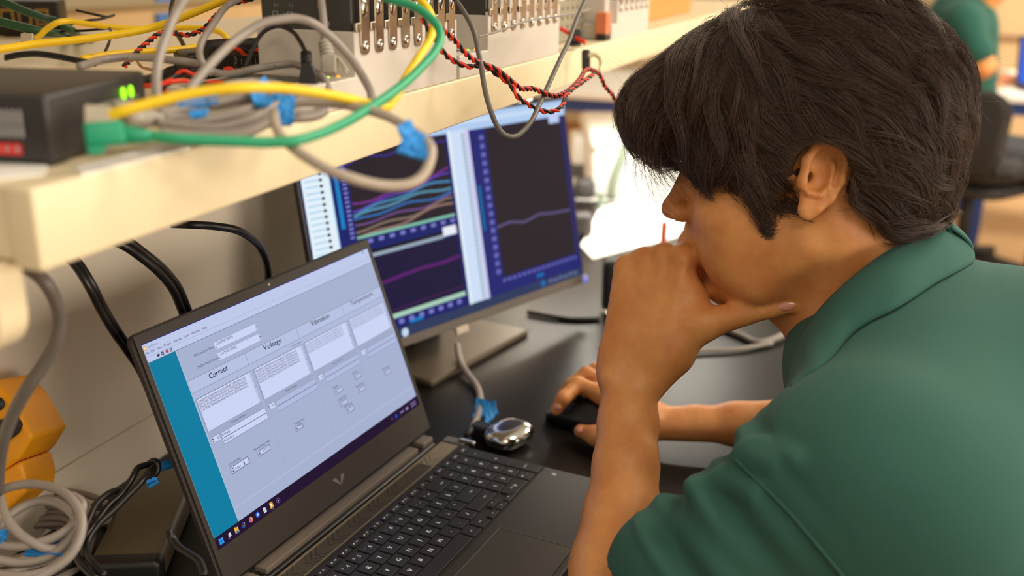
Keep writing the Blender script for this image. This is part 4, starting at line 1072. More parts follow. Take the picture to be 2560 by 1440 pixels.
# mouse
ms = at_z(1440, 1063, ZD); ms2 = at_z(1545, 1075, ZD)
mdv = (ms-ms2).normalized()
MMO = xf(Vector((-.312, 1.138, ZD)), ex=mdv, ey=Vector((-mdv.y, mdv.x, 0)))
mo = thing('computer_mouse', 'black computer mouse under the person right hand', 'mouse', MMO.translation)
def mouse_fn(u_, v_):
    th = v_*PI; a = u_*2*PI
    r = math.sin(th)
    x = .056*math.cos(a)*r**.55; y = .031*math.sin(a)*r**.55*(1-.10*math.cos(a))
    z = .037*max(0, 1-(abs(x+.012)/.075)**2.2)*max(0, 1-(abs(y)/.036)**3)
    return Vector((x, y, .0008 if v_ > .5 else z+.0008))
b = MB(); b.grid(mouse_fn, 36, 20, M=MMO); b.build('body', mat('mouse_black', (26, 25, 26), .38, var=.06), mo)
b = MB(); b.tube(catmull([MMO @ Vector((.020+.011*math.cos(a), 0, .0255+.0125*math.sin(a))) for a in [k*PI/4 for k in range(8)]], 3, True), .0035, 8, closed=True); b.build('scroll_wheel', BLACKM, mo)

# lead lying across the worktop behind the hand
cable('grey cord looped on the worktop under the chin', [at_z(1700, 838, .755), at_z(1800, 822, .755), at_z(1850, 838, .755), at_z(1895, 856, .755), at_z(1940, 846, .757), at_z(1985, 815, .762), at_z(2000, 780, .768), at_z(1975, 758, .772), at_z(1930, 752, .77)], .0052, mat('soft_grey_cord', (120, 112, 104), .5))
cable('grey cord lying straight on the worktop behind the forearm', [at_z(1600, 885, .755), at_z(1740, 878, .755), at_z(1850, 872, .755), at_z(1930, 858, .755)], .0036, mat('soft_grey_cord', (120, 112, 104), .5))
cable('black lead lying on the worktop right of the monitor stand', [at_z(1320, 780, .755), at_z(1370, 790, .755), at_z(1430, 798, .754), at_z(1500, 797, .754)], .0042, BLACKC)
sp = thing('desk_speaker', 'small black speaker standing behind the raised hand', 'speaker', at_z(1540, 790, ZD))
spM = xf(at_z(1548, 792, ZD), ex=RW[0], ey=(RW[2][0], RW[2][1], 0))
b = MB(); b.box((.055, .05, .095), spM @ T(0, .02, .048), bevel=.008, seg=3); b.build('cabinet', BLACKM, sp)
b = MB(); b.ball((0, 0, 0), .007, spM @ T(-.024, -.008, .010), CHROME, 2); b.build('knob', CHROME, sp)

# papers and boxes further along the worktop
def sheet(label, pts, z=.0006, th=.0016, m_=WHITEP, name='paper_sheet'):
    q = [at_z(x, y, ZD+z) for x, y in pts]
    b = MB(); n = len(q); b.raw(q+[v+Vector((0, 0, th)) for v in q], [tuple(range(n)), tuple(range(n, 2*n))[::-1]]+[(i, i+n, (i+1) % n+n, (i+1) % n) for i in range(n)])
    bm = bmesh.new()
    return b.build(name, m_, label=label, cat='paper')
sheet('large white paper sheet on the worktop right of the monitor', [(1452, 615), (1482, 648), (1690, 594), (1740, 545), (1560, 505), (1500, 520)])
sheet('white paper sheet further back on the worktop, behind the large one', [(1440, 500), (1560, 505), (1740, 545), (1800, 470), (1480, 420), (1430, 440)], z=.0004)
# ---------------------------------------------------------------- the person: smooth blended volumes turned into one surface
def npv(p): return np.array([p[0], p[1], p[2]], float)


def s_cap(a, b, ra, rb=None):
    a = npv(a); b = npv(b); rb = ra if rb is None else rb; d = b-a; L2 = max(1e-12, d @ d)
    def f(P):
        t = np.clip(((P-a) @ d)/L2, 0, 1)
        return np.linalg.norm(P-a-t[:, None]*d, axis=1)-(ra+(rb-ra)*t)
    return f


def s_flat(a, b, ra, rb, axis, k):
    """tapered capsule squeezed by k along axis"""
    a = npv(a); b = npv(b); n = npv(axis); n = n/np.linalg.norm(n)
    d = b-a; d2 = d-n*(d @ n)*0
    def f(P):
        Q = P-a
        t = np.clip((Q @ d)/(d @ d), 0, 1)
        R = Q-t[:, None]*d
        h = R @ n
        R = R+np.outer(h, n)*(1/k-1)
        return (np.linalg.norm(R, axis=1)-(ra+(rb-ra)*t))*(k if k < 1 else 1.0)
    return f


def s_ell(c, r, R=None):
    c = npv(c); r = np.array(r, float)
    def f(P):
        Q = P-c
        if R is not None: Q = Q @ R
        k0 = np.linalg.norm(Q/r, axis=1); k1 = np.linalg.norm(Q/(r*r), axis=1)
        return k0*(k0-1)/np.maximum(k1, 1e-9)
    return f


def s_plane(c, n):
    c = npv(c); n = npv(n); n = n/np.linalg.norm(n)
    return lambda P: (P-c) @ n


class SDF:
    def __init__(s): s.ops = []
    def u(s, f, k=.008): s.ops.append(('u', f, k)); return s
    def cut(s, f, k=.004): s.ops.append(('s', f, k)); return s
    def isect(s, f, k=.004): s.ops.append(('i', f, k)); return s
    def chain(s, pts, rs, k=.008):
        for i in range(len(pts)-1): s.u(s_cap(pts[i], pts[i+1], rs[i], rs[i+1]), k)
        return s
    def ev(s, P, ctr=None, rad=0):
        d = None
        for o, f, k in s.ops:
            if ctr is not None and d is not None and o in 'us':
                dc = f(ctr)[0]
                if o == 'u' and dc-rad*1.3 > k+.004 and dc > rad*2.2+k: continue
                if o == 's' and dc-rad*1.3 > k+.004 and dc > rad*2.2+k: continue
            e = f(P)
            if d is None: d = e.copy(); continue
            if o == 'u':
                h = np.clip(.5+.5*(d-e)/k, 0, 1); d = d*(1-h)+e*h-k*h*(1-h)
            elif o == 's':
                e = -e; h = np.clip(.5-.5*(d-e)/k, 0, 1); d = d*(1-h)+e*h+k*h*(1-h)
            else:
                h = np.clip(.5-.5*(d-e)/k, 0, 1); d = d*(1-h)+e*h+k*h*(1-h)
        return d if d is not None else np.full(len(P), 9.0)
    def grad(s, P, e=.0006):
        g = np.stack([s.ev(P+np.eye(3)[i]*e)-s.ev(P-np.eye(3)[i]*e) for i in range(3)], 1)
        return g/np.maximum(np.linalg.norm(g, axis=1, keepdims=True), 1e-9)


def march(sdf, x, y, d0=.45, d1=1.6, off=0.0):
    D = ray(x, y); L = np.linalg.norm(D); t = d0
    for _ in range(160):
        P = CAM+D*t; v = sdf.ev(P[None])[0]-off
        if v < .0003: return Vector(P)
        t += max(.0006, v*.6)/L
        if t > d1: break
    return None


def surface(sdf, lo, hi, h, B=20):
    """dual contouring by naive surface nets, block by block"""
    lo = np.array(lo, float); n = np.ceil((np.array(hi)-lo)/h).astype(int)+1
    keys = []; vals = []
    loc = np.stack(np.meshgrid(np.arange(B+1), np.arange(B+1), np.arange(B+1), indexing='ij'), -1).reshape(-1, 3)
    cor = np.array([[0, 0, 0], [1, 0, 0], [0, 1, 0], [1, 1, 0], [0, 0, 1], [1, 0, 1], [0, 1, 1], [1, 1, 1]])
    hd = h*B*.5*math.sqrt(3)
    for bi in range(0, n[0], B):
        for bj in range(0, n[1], B):
            for bk in range(0, n[2], B):
                b0 = np.array([bi, bj, bk]); c = (lo+(b0+B/2)*h)[None]
                d = sdf.ev(c)[0]
                if abs(d) > hd*2.0+.01: continue
                v = sdf.ev(lo+(b0+loc)*h, c, hd).reshape(B+1, B+1, B+1)
                if v.min() > 0 or v.max() < 0: continue
                C = np.stack([v[a:a+B, b:b+B, e:e+B] for a, b, e in cor], -1)
                m = (C < 0).any(-1) & (C > 0).any(-1)
                ii = np.argwhere(m)
                keys.append(ii+b0); vals.append(C[m])
    K = np.concatenate(keys); C = np.concatenate(vals)
    E = [(0, 1), (2, 3), (4, 5), (6, 7), (0, 2), (1, 3), (4, 6), (5, 7), (0, 4), (1, 5), (2, 6), (3, 7)]
    acc = np.zeros((len(K), 3)); cnt = np.zeros(len(K))
    for a, b in E:
        va, vb = C[:, a], C[:, b]; m = (va < 0) != (vb < 0)
        t = np.where(m, va/np.where(m, va-vb, 1), 0)
        acc += np.where(m[:, None], cor[a]+(cor[b]-cor[a])*t[:, None], 0); cnt += m
    V = lo+(K+acc/cnt[:, None])*h
    big = (n+8).astype(np.int64); key = ((K[:, 0]+2)*big[1]+(K[:, 1]+2))*big[2]+(K[:, 2]+2)
    od = np.argsort(key); ks = key[od]
    def look(Q):
        q = ((Q[:, 0]+2)*big[1]+(Q[:, 1]+2))*big[2]+(Q[:, 2]+2)
        i = np.clip(np.searchsorted(ks, q), 0, len(ks)-1)
        return np.where(ks[i] == q, od[i], -1)
    F4 = []
    for ax, c1 in ((0, 1), (1, 2), (2, 4)):
        m = (C[:, 0] < 0) != (C[:, c1] < 0)
        Q = K[m]; a1 = np.zeros(3, int); a2 = np.zeros(3, int); a1[(ax+1) % 3] = 1; a2[(ax+2) % 3] = 1
        q = np.stack([look(Q), look(Q-a1), look(Q-a1-a2), look(Q-a2)], 1)
        fl_ = C[m, 0] > 0
        q[fl_] = q[fl_][:, ::-1]
        F4.append(q[(q >= 0).all(1)])
    return V, np.concatenate(F4)


def np_mesh(name, V, F_, material, parent=None, smooth=True):
    me = bpy.data.meshes.new(name)
    o = bpy.data.objects.new(name, me)
    if parent is not None:
        o.parent = parent
        base = np.array(wmat(parent).translation); V = V-base
    F_ = np.asarray(F_); k = F_.shape[1]
    me.vertices.add(len(V)); me.vertices.foreach_set('co', np.ascontiguousarray(V, dtype=np.float32).ravel())
    me.loops.add(F_.size); me.loops.foreach_set('vertex_index', np.ascontiguousarray(F_, dtype=np.int32).ravel())
    me.polygons.add(len(F_)); me.polygons.foreach_set('loop_start', np.arange(0, F_.size, k, dtype=np.int32))
    if smooth: me.polygons.foreach_set('use_smooth', np.ones(len(F_), dtype=bool))
    me.materials.append(material)
    me.update(calc_edges=True); me.validate()
    COL.objects.link(o)
    return o


# ---- head frame (x to the face, y to the left ear, z up)
HO = np.array([-.068, .952, 1.130]); HS = 1.03
_w = np.array([-.229, .163, 3.198]); _t = np.linalg.norm(_w); _k = _w/_t
_K = np.array([[0, -_k[2], _k[1]], [_k[2], 0, -_k[0]], [-_k[1], _k[0], 0]])
HR = np.eye(3)+math.sin(_t)*_K+(1-math.cos(_t))*_K @ _K
def hp(x, y, z): return HO+HS*(HR @ np.array([x, y, z]))
def hl(P): return ((P-HO) @ HR)/HS
def hcap(a, b, ra, rb=None): return s_cap(hp(*a), hp(*b), ra*HS, (ra if rb is None else rb)*HS)
def hell(c, r, R=None): return s_ell(hp(*c), np.array(r)*HS, HR if R is None else HR @ R)
def rotm(ax, a):
    c, s_ = math.cos(a), math.sin(a)
    return {'x': np.array([[1, 0, 0], [0, c, -s_], [0, s_, c]]), 'y': np.array([[c, 0, s_], [0, 1, 0], [-s_, 0, c]]), 'z': np.array([[c, -s_, 0], [s_, c, 0], [0, 0, 1]])}[ax]

NB = np.array([.025, .948, 1.005])       # neck base
body = SDF()
body.u(hell((-.018, 0, .045), (.098, .077, .088)))
body.u(hell((.042, 0, -.022), (.058, .060, .080)), .03)
body.u(hell((.030, 0, -.050), (.052, .056, .050)), .02)
for sg in (1, -1):
    body.u(hcap((-.004, .052*sg, -.055), (.040, .036*sg, -.090), .017, .016), .025)
    body.u(hcap((.040, .036*sg, -.090), (.066, .010*sg, -.100), .016, .015), .02)
    body.u(hell((.064, .042*sg, -.028), (.026, .020, .020)), .02)
    body.u(hell((.066, .032*sg, -.060), (.022, .022, .030)), .02)
    body.u(hcap((.086, .012*sg, .026), (.076, .040*sg, .026), .008, .008), .012)
body.u(hell((.070, 0, -.098), (.018, .018, .014)), .014)
body.u(hell((.080, 0, -.056), (.018, .026, .026)), .014)
for sg in (1, -1): body.cut(hell((.098, .031*sg, .006), (.014, .015, .011)), .012)
for sg in (1, -1):
    body.u(s_ell(hp(.078, .030*sg, .006), (.0142, .0142, .0142)), .004)
    body.u(hcap((.088, .020*sg, .004), (.082, .043*sg, .002), .0028), .004)
body.u(hcap((.096, 0, .016), (.113, 0, -.018), .0075, .0095), .010)
body.u(hell((.116, 0, -.024), (.0112, .0105, .0095)), .008)
for sg in (1, -1):
    body.u(hell((.106, .0125*sg, -.027), (.011, .0075, .0085)), .006)
for sg in (1, -1): body.cut(hell((.108, .0065*sg, -.0355), (.005, .0035, .004)), .003)
body.u(hcap((.098, -.014, -.053), (.098, .014, -.053), .0055), .007)
body.u(hcap((.096, -.012, -.064), (.096, .012, -.064), .0062), .007)
body.cut(hcap((.106, -.020, -.0585), (.106, .020, -.0585), .0016), .003)
# neck
body.u(s_cap(hp(-.035, 0, -.03), NB, .056, .062), .03)
body.u(s_cap(hp(.005, 0, -.075), NB+np.array([-.03, 0, -.03]), .042, .050), .03)
for sg in (1, -1): body.u(s_cap(hp(-.03, .05*sg, -.045), NB+np.array([-.045, -.02*sg, -.055]), .014, .013), .02)
body.u(hcap((.040, 0, -.105), (.02, 0, -.125), .012, .012), .016)
# ears
for sg in (1, -1):
    Re = rotm('z', sg*.50) @ rotm('y', -.30)
    e0 = np.array([-.010, .074*sg, .004])
    def epl(x, y, z): return tuple(e0+Re @ np.array([x, y*sg, z]))
    body.u(hell(epl(-.006, 0, 0), (.0165, .0042, .029), Re), .006)
    ol = [(.009, .004, -.004), (.011, .005, .012), (.006, .006, .025), (-.004, .007, .031), (-.015, .007, .028), (-.022, .007, .016), (-.022, .007, .001), (-.017, .006, -.014), (-.009, .005, -.024)]
    for a, b in zip(ol[:-1], ol[1:]): body.u(hcap(epl(*a), epl(*b), .0042, .0042), .003)
    body.u(hell(epl(-.001, .003, -.027), (.0085, .0045, .0085), Re), .006)
    an = [(-.010, .006, .022), (-.0135, .0065, .010), (-.0125, .0065, -.004), (-.006, .006, -.013), (.003, .005, -.013)]
    for a, b in zip(an[:-1], an[1:]): body.u(hcap(epl(*a), epl(*b), .0034, .0034), .003)
    body.u(hell(epl(.0105, .004, -.006), (.0038, .0045, .0065), Re), .004)
    body.cut(hell(epl(-.003, .009, 0), (.0078, .0080, .0105), Re), .004)
    body.cut(hcap(epl(.003, .004, -.001), epl(.006, -.012, .002), .0042), .003)
    body.cut(hcap(epl(-.016, .009, .018), epl(-.017, .009, -.002), .0026), .003)
    body.cut(hcap(epl(-.004, .009, .021), epl(-.012, .009, .019), .0028), .003)

# left arm, elbow on the worktop, hand at the mouth
EL = npv(at_z(1508, 1600, ZD+.036))
WL = npv(at_d(1573, 940, .965))
SHL = npv(at_d(2110, 1160, .765))
ax_ = [npv(at_d(1570, 1060, .945)), npv(at_d(1565, 1160, .925)), npv(at_d(1556, 1290, .905)), npv(at_d(1543, 1420, .885))]
view = npv(RW[2])
body.u(s_flat(WL, ax_[0], .0265, .0258, view, .74), .012)
body.u(s_flat(ax_[0], ax_[1], .0258, .0282, view, .84), .012)
body.u(s_flat(ax_[1], ax_[2], .0282, .0335, view, .92), .012)
body.u(s_cap(ax_[2], ax_[3], .0335, .039), .012)
body.u(s_cap(ax_[3], EL, .040, .035), .015)
body.u(s_cap(EL, EL+(SHL-EL)*.55, .036, .046), .012)
body.u(s_cap(EL+(SHL-EL)*.55, SHL, .046, .055), .012)
body.u(s_ell(npv(at_d(1526, 942, .954)), (.008, .010, .008)), .012)      # ulna head
MCP = {'p': at_d(1568, 676, .986), 'r': at_d(1611, 658, .977), 'm': at_d(1660, 647, .966), 'i': at_d(1706, 652, .953)}
wr = {'p': at_d(1562, 892, .968), 'r': at_d(1580, 895, .966), 'm': at_d(1605, 890, .963), 'i': at_d(1632, 882, .960)}
for q_ in 'prmi': body.u(s_cap(wr[q_], MCP[q_], .0155, .0125), .010)
body.u(s_flat(at_d(1590, 880, .967), at_d(1640, 745, .975), .034, .036, view, .42), .014)
for q_ in 'prmi': body.u(s_ell(npv(MCP[q_])+npv(RW[1])*-.003-view*.0015, (.0122, .0128, .0126)), .004)
# tendons running to the knuckles
for q_, (x, y, d) in (('p', (1548, 800, .9635)), ('r', (1590, 790, .9585)), ('m', (1636, 780, .951)), ('i', (1680, 780, .941))):
    body.u(s_cap(at_d(x, y, d+.0020), npv(MCP[q_])-view*.0112, .0026, .0038), .005)
fing = {'i': ([(1724, 604, .972), (1738, 562, .985), (1752, 528, .993)], [.0112, .0098, .0086, .0074]),
        'm': ([(1700, 650, 1.004), (1746, 684, 1.004), (1772, 706, .992)], [.0116, .0100, .0090, .0078]),
        'r': ([(1640, 672, 1.014), (1692, 724, 1.012), (1728, 742, .997)], [.0112, .0098, .0088, .0076]),
        'p': ([(1594, 694, 1.016), (1640, 752, 1.012), (1674, 772, .998)], [.0100, .0088, .0078, .0068])}
for q_, (pts, rs) in fing.items():
    body.chain([npv(MCP[q_])]+[npv(at_d(*p)) for p in pts], rs, .005)
TH = [npv(at_d(*p)) for p in ((1650, 868, .958), (1748, 812, .945), (1862, 785, .930), (1930, 771, .922), (1986, 763, .917))]
body.chain(TH[:3], [.0225, .0165, .0108], .010)
body.chain(TH[2:], [.0104, .0088, .0066], .003)
body.u(s_cap(at_d(1668, 820, .957), at_d(1722, 745, .955), .017, .0125), .016)
body.u(s_cap(at_d(1735, 775, .955), at_d(1705, 700, .958), .010, .010), .014)
body.u(s_cap(at_d(1680, 884, .956), at_d(1622, 935, .962), .0215, .020), .014)

# right arm and hand on the mouse
WRr = npv(at_z(1645, 1058, ZD+.034)); ER = npv((.045, 1.165, .80)); SHR = npv((.06, 1.135, .945))
body.u(s_flat(WRr, WRr+(ER-WRr)*.35, .0245, .0275, (0, 0, 1), .80), .012)
body.u(s_cap(WRr+(ER-WRr)*.35, ER, .0262, .038), .012)
body.u(s_ell(npv(at_z(1740, 1040, ZD+.045)), (.010, .010, .009)), .012)
body.u(s_cap(ER, SHR, .038, .052), .012)
rm = {'i': at_z(1500, 985, ZD+.047), 'm': at_z(1508, 960, ZD+.050), 'r': at_z(1522, 942, ZD+.046), 'p': at_z(1542, 932, ZD+.036)}
for q_ in 'imrp': body.u(s_cap(WRr+npv((-.01, {'i': -.012, 'm': -.004, 'r': .006, 'p': .014}[q_], .002)), rm[q_], .0165, .0120), .012)
rf = {'i': ([(1446, 962, .053), (1408, 996, .044), (1391, 1024, .030)], [.0112, .0098, .0088, .0074]),
      'm': ([(1466, 936, .056), (1430, 962, .046), (1406, 988, .032)], [.0115, .0100, .0090, .0076]),
      'r': ([(1490, 925, .048), (1458, 940, .034), (1436, 958, .016)], [.0108, .0094, .0084, .0072]),
      'p': ([(1515, 918, .036), (1492, 926, .022), (1472, 938, .012)], [.0096, .0084, .0075, .0064])}
for q_, (pts, rs) in rf.items(): body.chain([npv(rm[q_])]+[npv(at_z(x, y, ZD+z)) for x, y, z in pts], rs, .005)
body.chain([npv(at_z(1600, 1072, ZD+.030)), npv(at_z(1545, 1092, ZD+.026)), npv(at_z(1492, 1090, ZD+.020)), npv(at_z(1452, 1078, ZD+.018))], [.0185, .0140, .0112, .0085], .010)

# torso under the shirt
def torso(b, g, k=.03):
    sp = npv((.93, 0, -.36)); sp /= np.linalg.norm(sp); lt = np.array([0, 1.0, 0]); th_ = np.cross(sp, lt)
    R = np.stack([sp, lt, th_], 1)
    b.u(s_ell((.155, .935, .912), (.225+g, .188+g, .125+g), R), k)
    b.u(s_cap((.20, .935, .90), (.36, .93, .66), .135+g, .15+g), .06)
    b.u(s_cap(NB+np.array([.055, 0, -.030]), (.16, .94, .955), .060+g, .085+g), .05)
    b.u(s_cap(NB+np.array([.035, -.03, -.045]), SHL+np.array([.020, .030, .0]), .046+g, .050+g), .08)
    b.u(s_cap(NB+np.array([.035, .03, -.045]), SHR, .044+g, .052+g), .05)
torso(body, -.008)

person = thing('person', 'person with dark hair in a green polo, chin on left hand, other hand on mouse', 'person', (.10, .95, 0))


def skin_material():
    M = mat('warm_skin', (205, 142, 92), .46, var=0, sss=.12, spec=.4)
    nt = M.node_tree; b = nt.nodes['Principled BSDF']
    tc = nt.nodes.new('ShaderNodeTexCoord')
    n1 = nt.nodes.new('ShaderNodeTexNoise'); n1.inputs['Scale'].default_value = 26; n1.inputs['Detail'].default_value = 4
    n2 = nt.nodes.new('ShaderNodeTexNoise'); n2.inputs['Scale'].default_value = 150; n2.inputs['Detail'].default_value = 3
    vo = nt.nodes.new('ShaderNodeTexVoronoi'); vo.inputs['Scale'].default_value = 15.1
    for n in (n1, n2, vo): nt.links.new(tc.outputs['Object'], n.inputs['Vector'])
    r1 = nt.nodes.new('ShaderNodeValToRGB')
    r1.color_ramp.elements[0].position = .34; r1.color_ramp.elements[0].color = lin((204, 132, 76))
    r1.color_ramp.elements[1].position = .68; r1.color_ramp.elements[1].color = lin((224, 158, 96))
    nt.links.new(n1.outputs['Fac'], r1.inputs[0])
    m1 = nt.nodes.new('ShaderNodeMixRGB'); m1.blend_type = 'MULTIPLY'; m1.inputs[0].default_value = .14
    r2 = nt.nodes.new('ShaderNodeValToRGB'); r2.color_ramp.elements[0].position = .3; r2.color_ramp.elements[0].color = (.62, .50, .44, 1); r2.color_ramp.elements[1].position = .6; r2.color_ramp.elements[1].color = (1, 1, 1, 1)
    nt.links.new(n2.outputs['Fac'], r2.inputs[0]); nt.links.new(r1.outputs[0], m1.inputs[1]); nt.links.new(r2.outputs[0], m1.inputs[2])
    r3 = nt.nodes.new('ShaderNodeValToRGB'); r3.color_ramp.elements[0].position = .055; r3.color_ramp.elements[0].color = (.50, .33, .28, 1); r3.color_ramp.elements[1].position = .10; r3.color_ramp.elements[1].color = (1, 1, 1, 1)
    nt.links.new(vo.outputs['Distance'], r3.inputs[0])
    m2 = nt.nodes.new('ShaderNodeMixRGB'); m2.blend_type = 'MULTIPLY'; m2.inputs[0].default_value = .55
    nt.links.new(m1.outputs[0], m2.inputs[1]); nt.links.new(r3.outputs[0], m2.inputs[2])
    nt.links.new(m2.outputs[0], b.inputs['Base Color'])
    n3 = nt.nodes.new('ShaderNodeTexNoise'); n3.inputs['Scale'].default_value = 900; n3.inputs['Detail'].default_value = 2
    nt.links.new(tc.outputs['Object'], n3.inputs['Vector'])
    bp = nt.nodes.new('ShaderNodeBump'); bp.inputs['Strength'].default_value = .12; bp.inputs['Distance'].default_value = .001
    nt.links.new(n3.outputs['Fac'], bp.inputs['Height']); nt.links.new(bp.outputs['Normal'], b.inputs['Normal'])
    return M


SKIN = skin_material()
V, Fq = surface(body, (-.45, .55, .735), (.48, 1.30, 1.36), .0021)
np_mesh('body', V, Fq, SKIN, person)

# fingernails
NAIL = mat('fingernail', (206, 140, 118), .25, var=.04, scale=80, coat=.3)
def nail(p, nrm, along, w, l, label=None):
    M_ = xf(Vector(p), ex=Vector(along), ez=Vector(nrm))
    b = MB(); b.ball((0, 0, 0), (l, w, .0016), M_, NAIL, 3); b.build('fingernail', NAIL, person)
pt_ = march(body, 1968, 765)
if pt_ is not None:
    g = body.grad(np.array([pt_]))[0]; nail(pt_, g, npv(at_d(1990, 760, .907))-npv(at_d(1945, 768, .910)), .0042, .0092)
for x, y in ((1393, 1018), (1452, 1074)):
    pt_ = march(body, x, y)
    if pt_ is not None: nail(pt_, body.grad(np.array([pt_]))[0], WRr-npv(pt_), .0042, .0055)
for sg in (1, -1):
    b = MB(); c = hp(.0795, .030*sg, .006); b.ball(tuple(c), .0128, None, mat('eye_white', (236, 228, 220), .2), 3)
    c2 = hp(.0905, .030*sg, .003); b.ball(tuple(c2), .0042, None, mat('dark_iris', (30, 20, 14), .15), 2); b.build('eye', None, person)

# ---- shirt
shirt = SDF(); torso(shirt, .006)
ua = npv((SHL-EL)); ual = np.linalg.norm(ua); uad = ua/ual
HEM = EL+uad*ual*.36
def sleeve(a, b, ra, rb, ref, folds):
    a = npv(a); b = npv(b); d = b-a; L = np.linalg.norm(d); dn = d/L; rf_ = ref-dn*(ref @ dn); rf_ = rf_/np.linalg.norm(rf_)
    def f(P):
        Q = P-a; t = np.clip((Q @ dn)/L, 0, 1); R = Q-np.outer(t*L, dn); rr = np.linalg.norm(R, axis=1)
        c = (R @ rf_)/np.maximum(rr, 1e-6)
        sft = np.cross(np.broadcast_to(dn, R.shape), np.broadcast_to(rf_, R.shape)); s_ = np.sum(R*sft, 1)/np.maximum(rr, 1e-6)
        w_ = np.clip(.35+.65*c, 0, 1)
        fold = sum(A*np.sin(t*fq+ph+s_*sk) for A, fq, ph, sk in folds)
        return (rr-(ra+(rb-ra)*t)-w_*fold)*.8
    return f
upl = npv(RW[0])*-.45-npv(RW[1])*.6+npv(RW[2])*-.1
shirt.u(s_cap(SHL+np.array([.07, .0, -.05]), (.30, .80, .70), .085, .13), .09)
shirt.u(sleeve(HEM, SHL-uad*.02, .0600, .058, upl, [(.0042, 17, .3, 1.5), (.0028, 31, 1.2, -2.2), (.0020, 9, 2, 3)]), .06)
ura = (SHR-ER); HEMR = ER+ura*.30
shirt.u(s_cap(HEMR, SHR, .056, .062), .03)
shirt.cut(s_cap(EL-uad*.08, HEM-uad*.012, .053, .050), .004)
shirt.cut(s_cap(ER-npv(ura)/np.linalg.norm(ura)*.06, HEMR+ura*.06, .050, .048), .004)
# neck opening
shirt.cut(s_cap(hp(-.02, 0, -.06), NB+np.array([-.002, 0, .004]), .066, .068), .008)
# soft folds over the shoulder, from the collar outwards
for Q, r_ in (([(1850, 1050), (1900, 1110), (1980, 1150)], .004), ([(1780, 1150), (1850, 1140), (1930, 1165)], .005), ([(1730, 1215), (1800, 1200), (1880, 1230)], .0045)):
    H = [march(shirt, *q) for q in Q]
    H = [npv(h) for h in H if h is not None]
    for a, c in zip(H[:-1], H[1:]): shirt.u(s_cap(a, c, r_, r_*.8), .014)
SEAMP = [march(shirt, *q) for q in ((1838, 1148), (1880, 1190), (1930, 1238), (1985, 1295), (2040, 1360), (2090, 1420), (2120, 1460))]
SEAMP = [npv(h) for h in SEAMP if h is not None]


def fabric(name, c, sc=1300):
    M = mat(name, c, .9, var=.06, scale=14, sheen=.06, spec=.2)
    nt = M.node_tree; b = nt.nodes['Principled BSDF']; tc = nt.nodes.new('ShaderNodeTexCoord')
    vo = nt.nodes.new('ShaderNodeTexVoronoi'); vo.inputs['Scale'].default_value = sc
    nt.links.new(tc.outputs['Object'], vo.inputs['Vector'])
    bp = nt.nodes.new('ShaderNodeBump'); bp.inputs['Strength'].default_value = .35; bp.inputs['Distance'].default_value = .0006
    nt.links.new(vo.outputs['Distance'], bp.inputs['Height']); nt.links.new(bp.outputs['Normal'], b.inputs['Normal'])
    return M


POLO = fabric('green_polo_knit', (52, 92, 83))
V, Fq = surface(shirt, (-.30, .50, .50), (.56, 1.34, 1.18), .0029)
sho = np_mesh('polo_shirt', V, Fq, POLO, person)
b = MB(); b.tube(catmull([Vector(h)-Vector(view)*.0014 for h in SEAMP], 6), .0015, 8); b.build('sleeve_seam', POLO, sho)

# collar: band folded over, swept from the nape round to the throat on both sides
Up = [(2372, 553, .905), (2338, 569, .886), (2300, 590, .873), (2231, 623, .858), (2169, 665, .852), (2100, 722, .852), (2050, 772, .860), (2012, 823, .872), (1988, 884, .888), (1973, 948, .902)]
Lo = [(2424, 655, .895), (2380, 684, .868), (2325, 712, .850), (2231, 772, .83), (2165, 808, .825), (2118, 842, .825), (2075, 893, .832), (2035, 925, .85), (2000, 945, .87), (1976, 962, .893)]
U3 = [npv(at_d(*p)) for p in Up]; L3 = []
for p in Lo:
    h = march(shirt, p[0], p[1])
    L3.append(npv(at_d(*p)) if h is None else npv(h)-view*.004)
LV = HR[:, 1]; MID = U3[0]
def mir(p):
    yv = np.array([0, 1.0, 0]); return p-2*yv*((p-np.array([0, .950, 0])) @ yv)
U3m = [mir(p) for p in U3]; L3m = [mir(p) for p in L3]
UU = catmull([Vector(p) for p in U3m[::-1]+U3], 5); LL = catmull([Vector(p) for p in L3m[::-1]+L3], 5)
NBv = Vector(hp(-.02, 0, -.10))
b = MB(); nU = len(UU)
def colfn(u_, v_):
    i = min(nU-1, int(round(u_*(nU-1)))); a, c = UU[i], LL[i]
    out = (a-NBv); out.z *= .3; out.normalize()
    if v_ <= .7:       # outer leaf
        t = v_/.7; return c.lerp(a, t)+out*(.006*math.sin(PI*t)+.0012*math.sin(u_*40)*(1-t))
    t = (v_-.7)/.3     # over the fold and down the inside
    return a+out*(-.0045*t)+(c-a).normalized()*(.024*t*t)-Vector((0, 0, 0))
b.grid(colfn, nU-1, 14)
co_ = b.build('collar', POLO, person)
sol = co_.modifiers.new('thickness', 'SOLIDIFY'); sol.thickness = .0024; sol.offset = 0

# trousers (below the worktop)
tr = SDF(); tr.u(s_ell((.40, .93, .56), (.17, .18, .14)))
for sg in (1, -1):
    kn = (-.02+.02*sg, .93+.13*sg, .53); an_ = (.05, .93+.14*sg, .10)
    tr.u(s_cap((.38, .93+.09*sg, .53), kn, .085, .065), .04); tr.u(s_cap(kn, an_, .063, .05), .03)
V, Fq = surface(tr, (-.2, .6, .04), (.66, 1.25, .75), .008)
np_mesh('trousers', V, Fq, mat('dark_trousers', (40, 42, 50), .8, var=.08), person)
for sg in (1, -1):
    b = MB(); b.box((.27, .10, .085), T(.01, .93+.14*sg, .043), bevel=.035, seg=4); b.build('shoe', BLACKM, person)

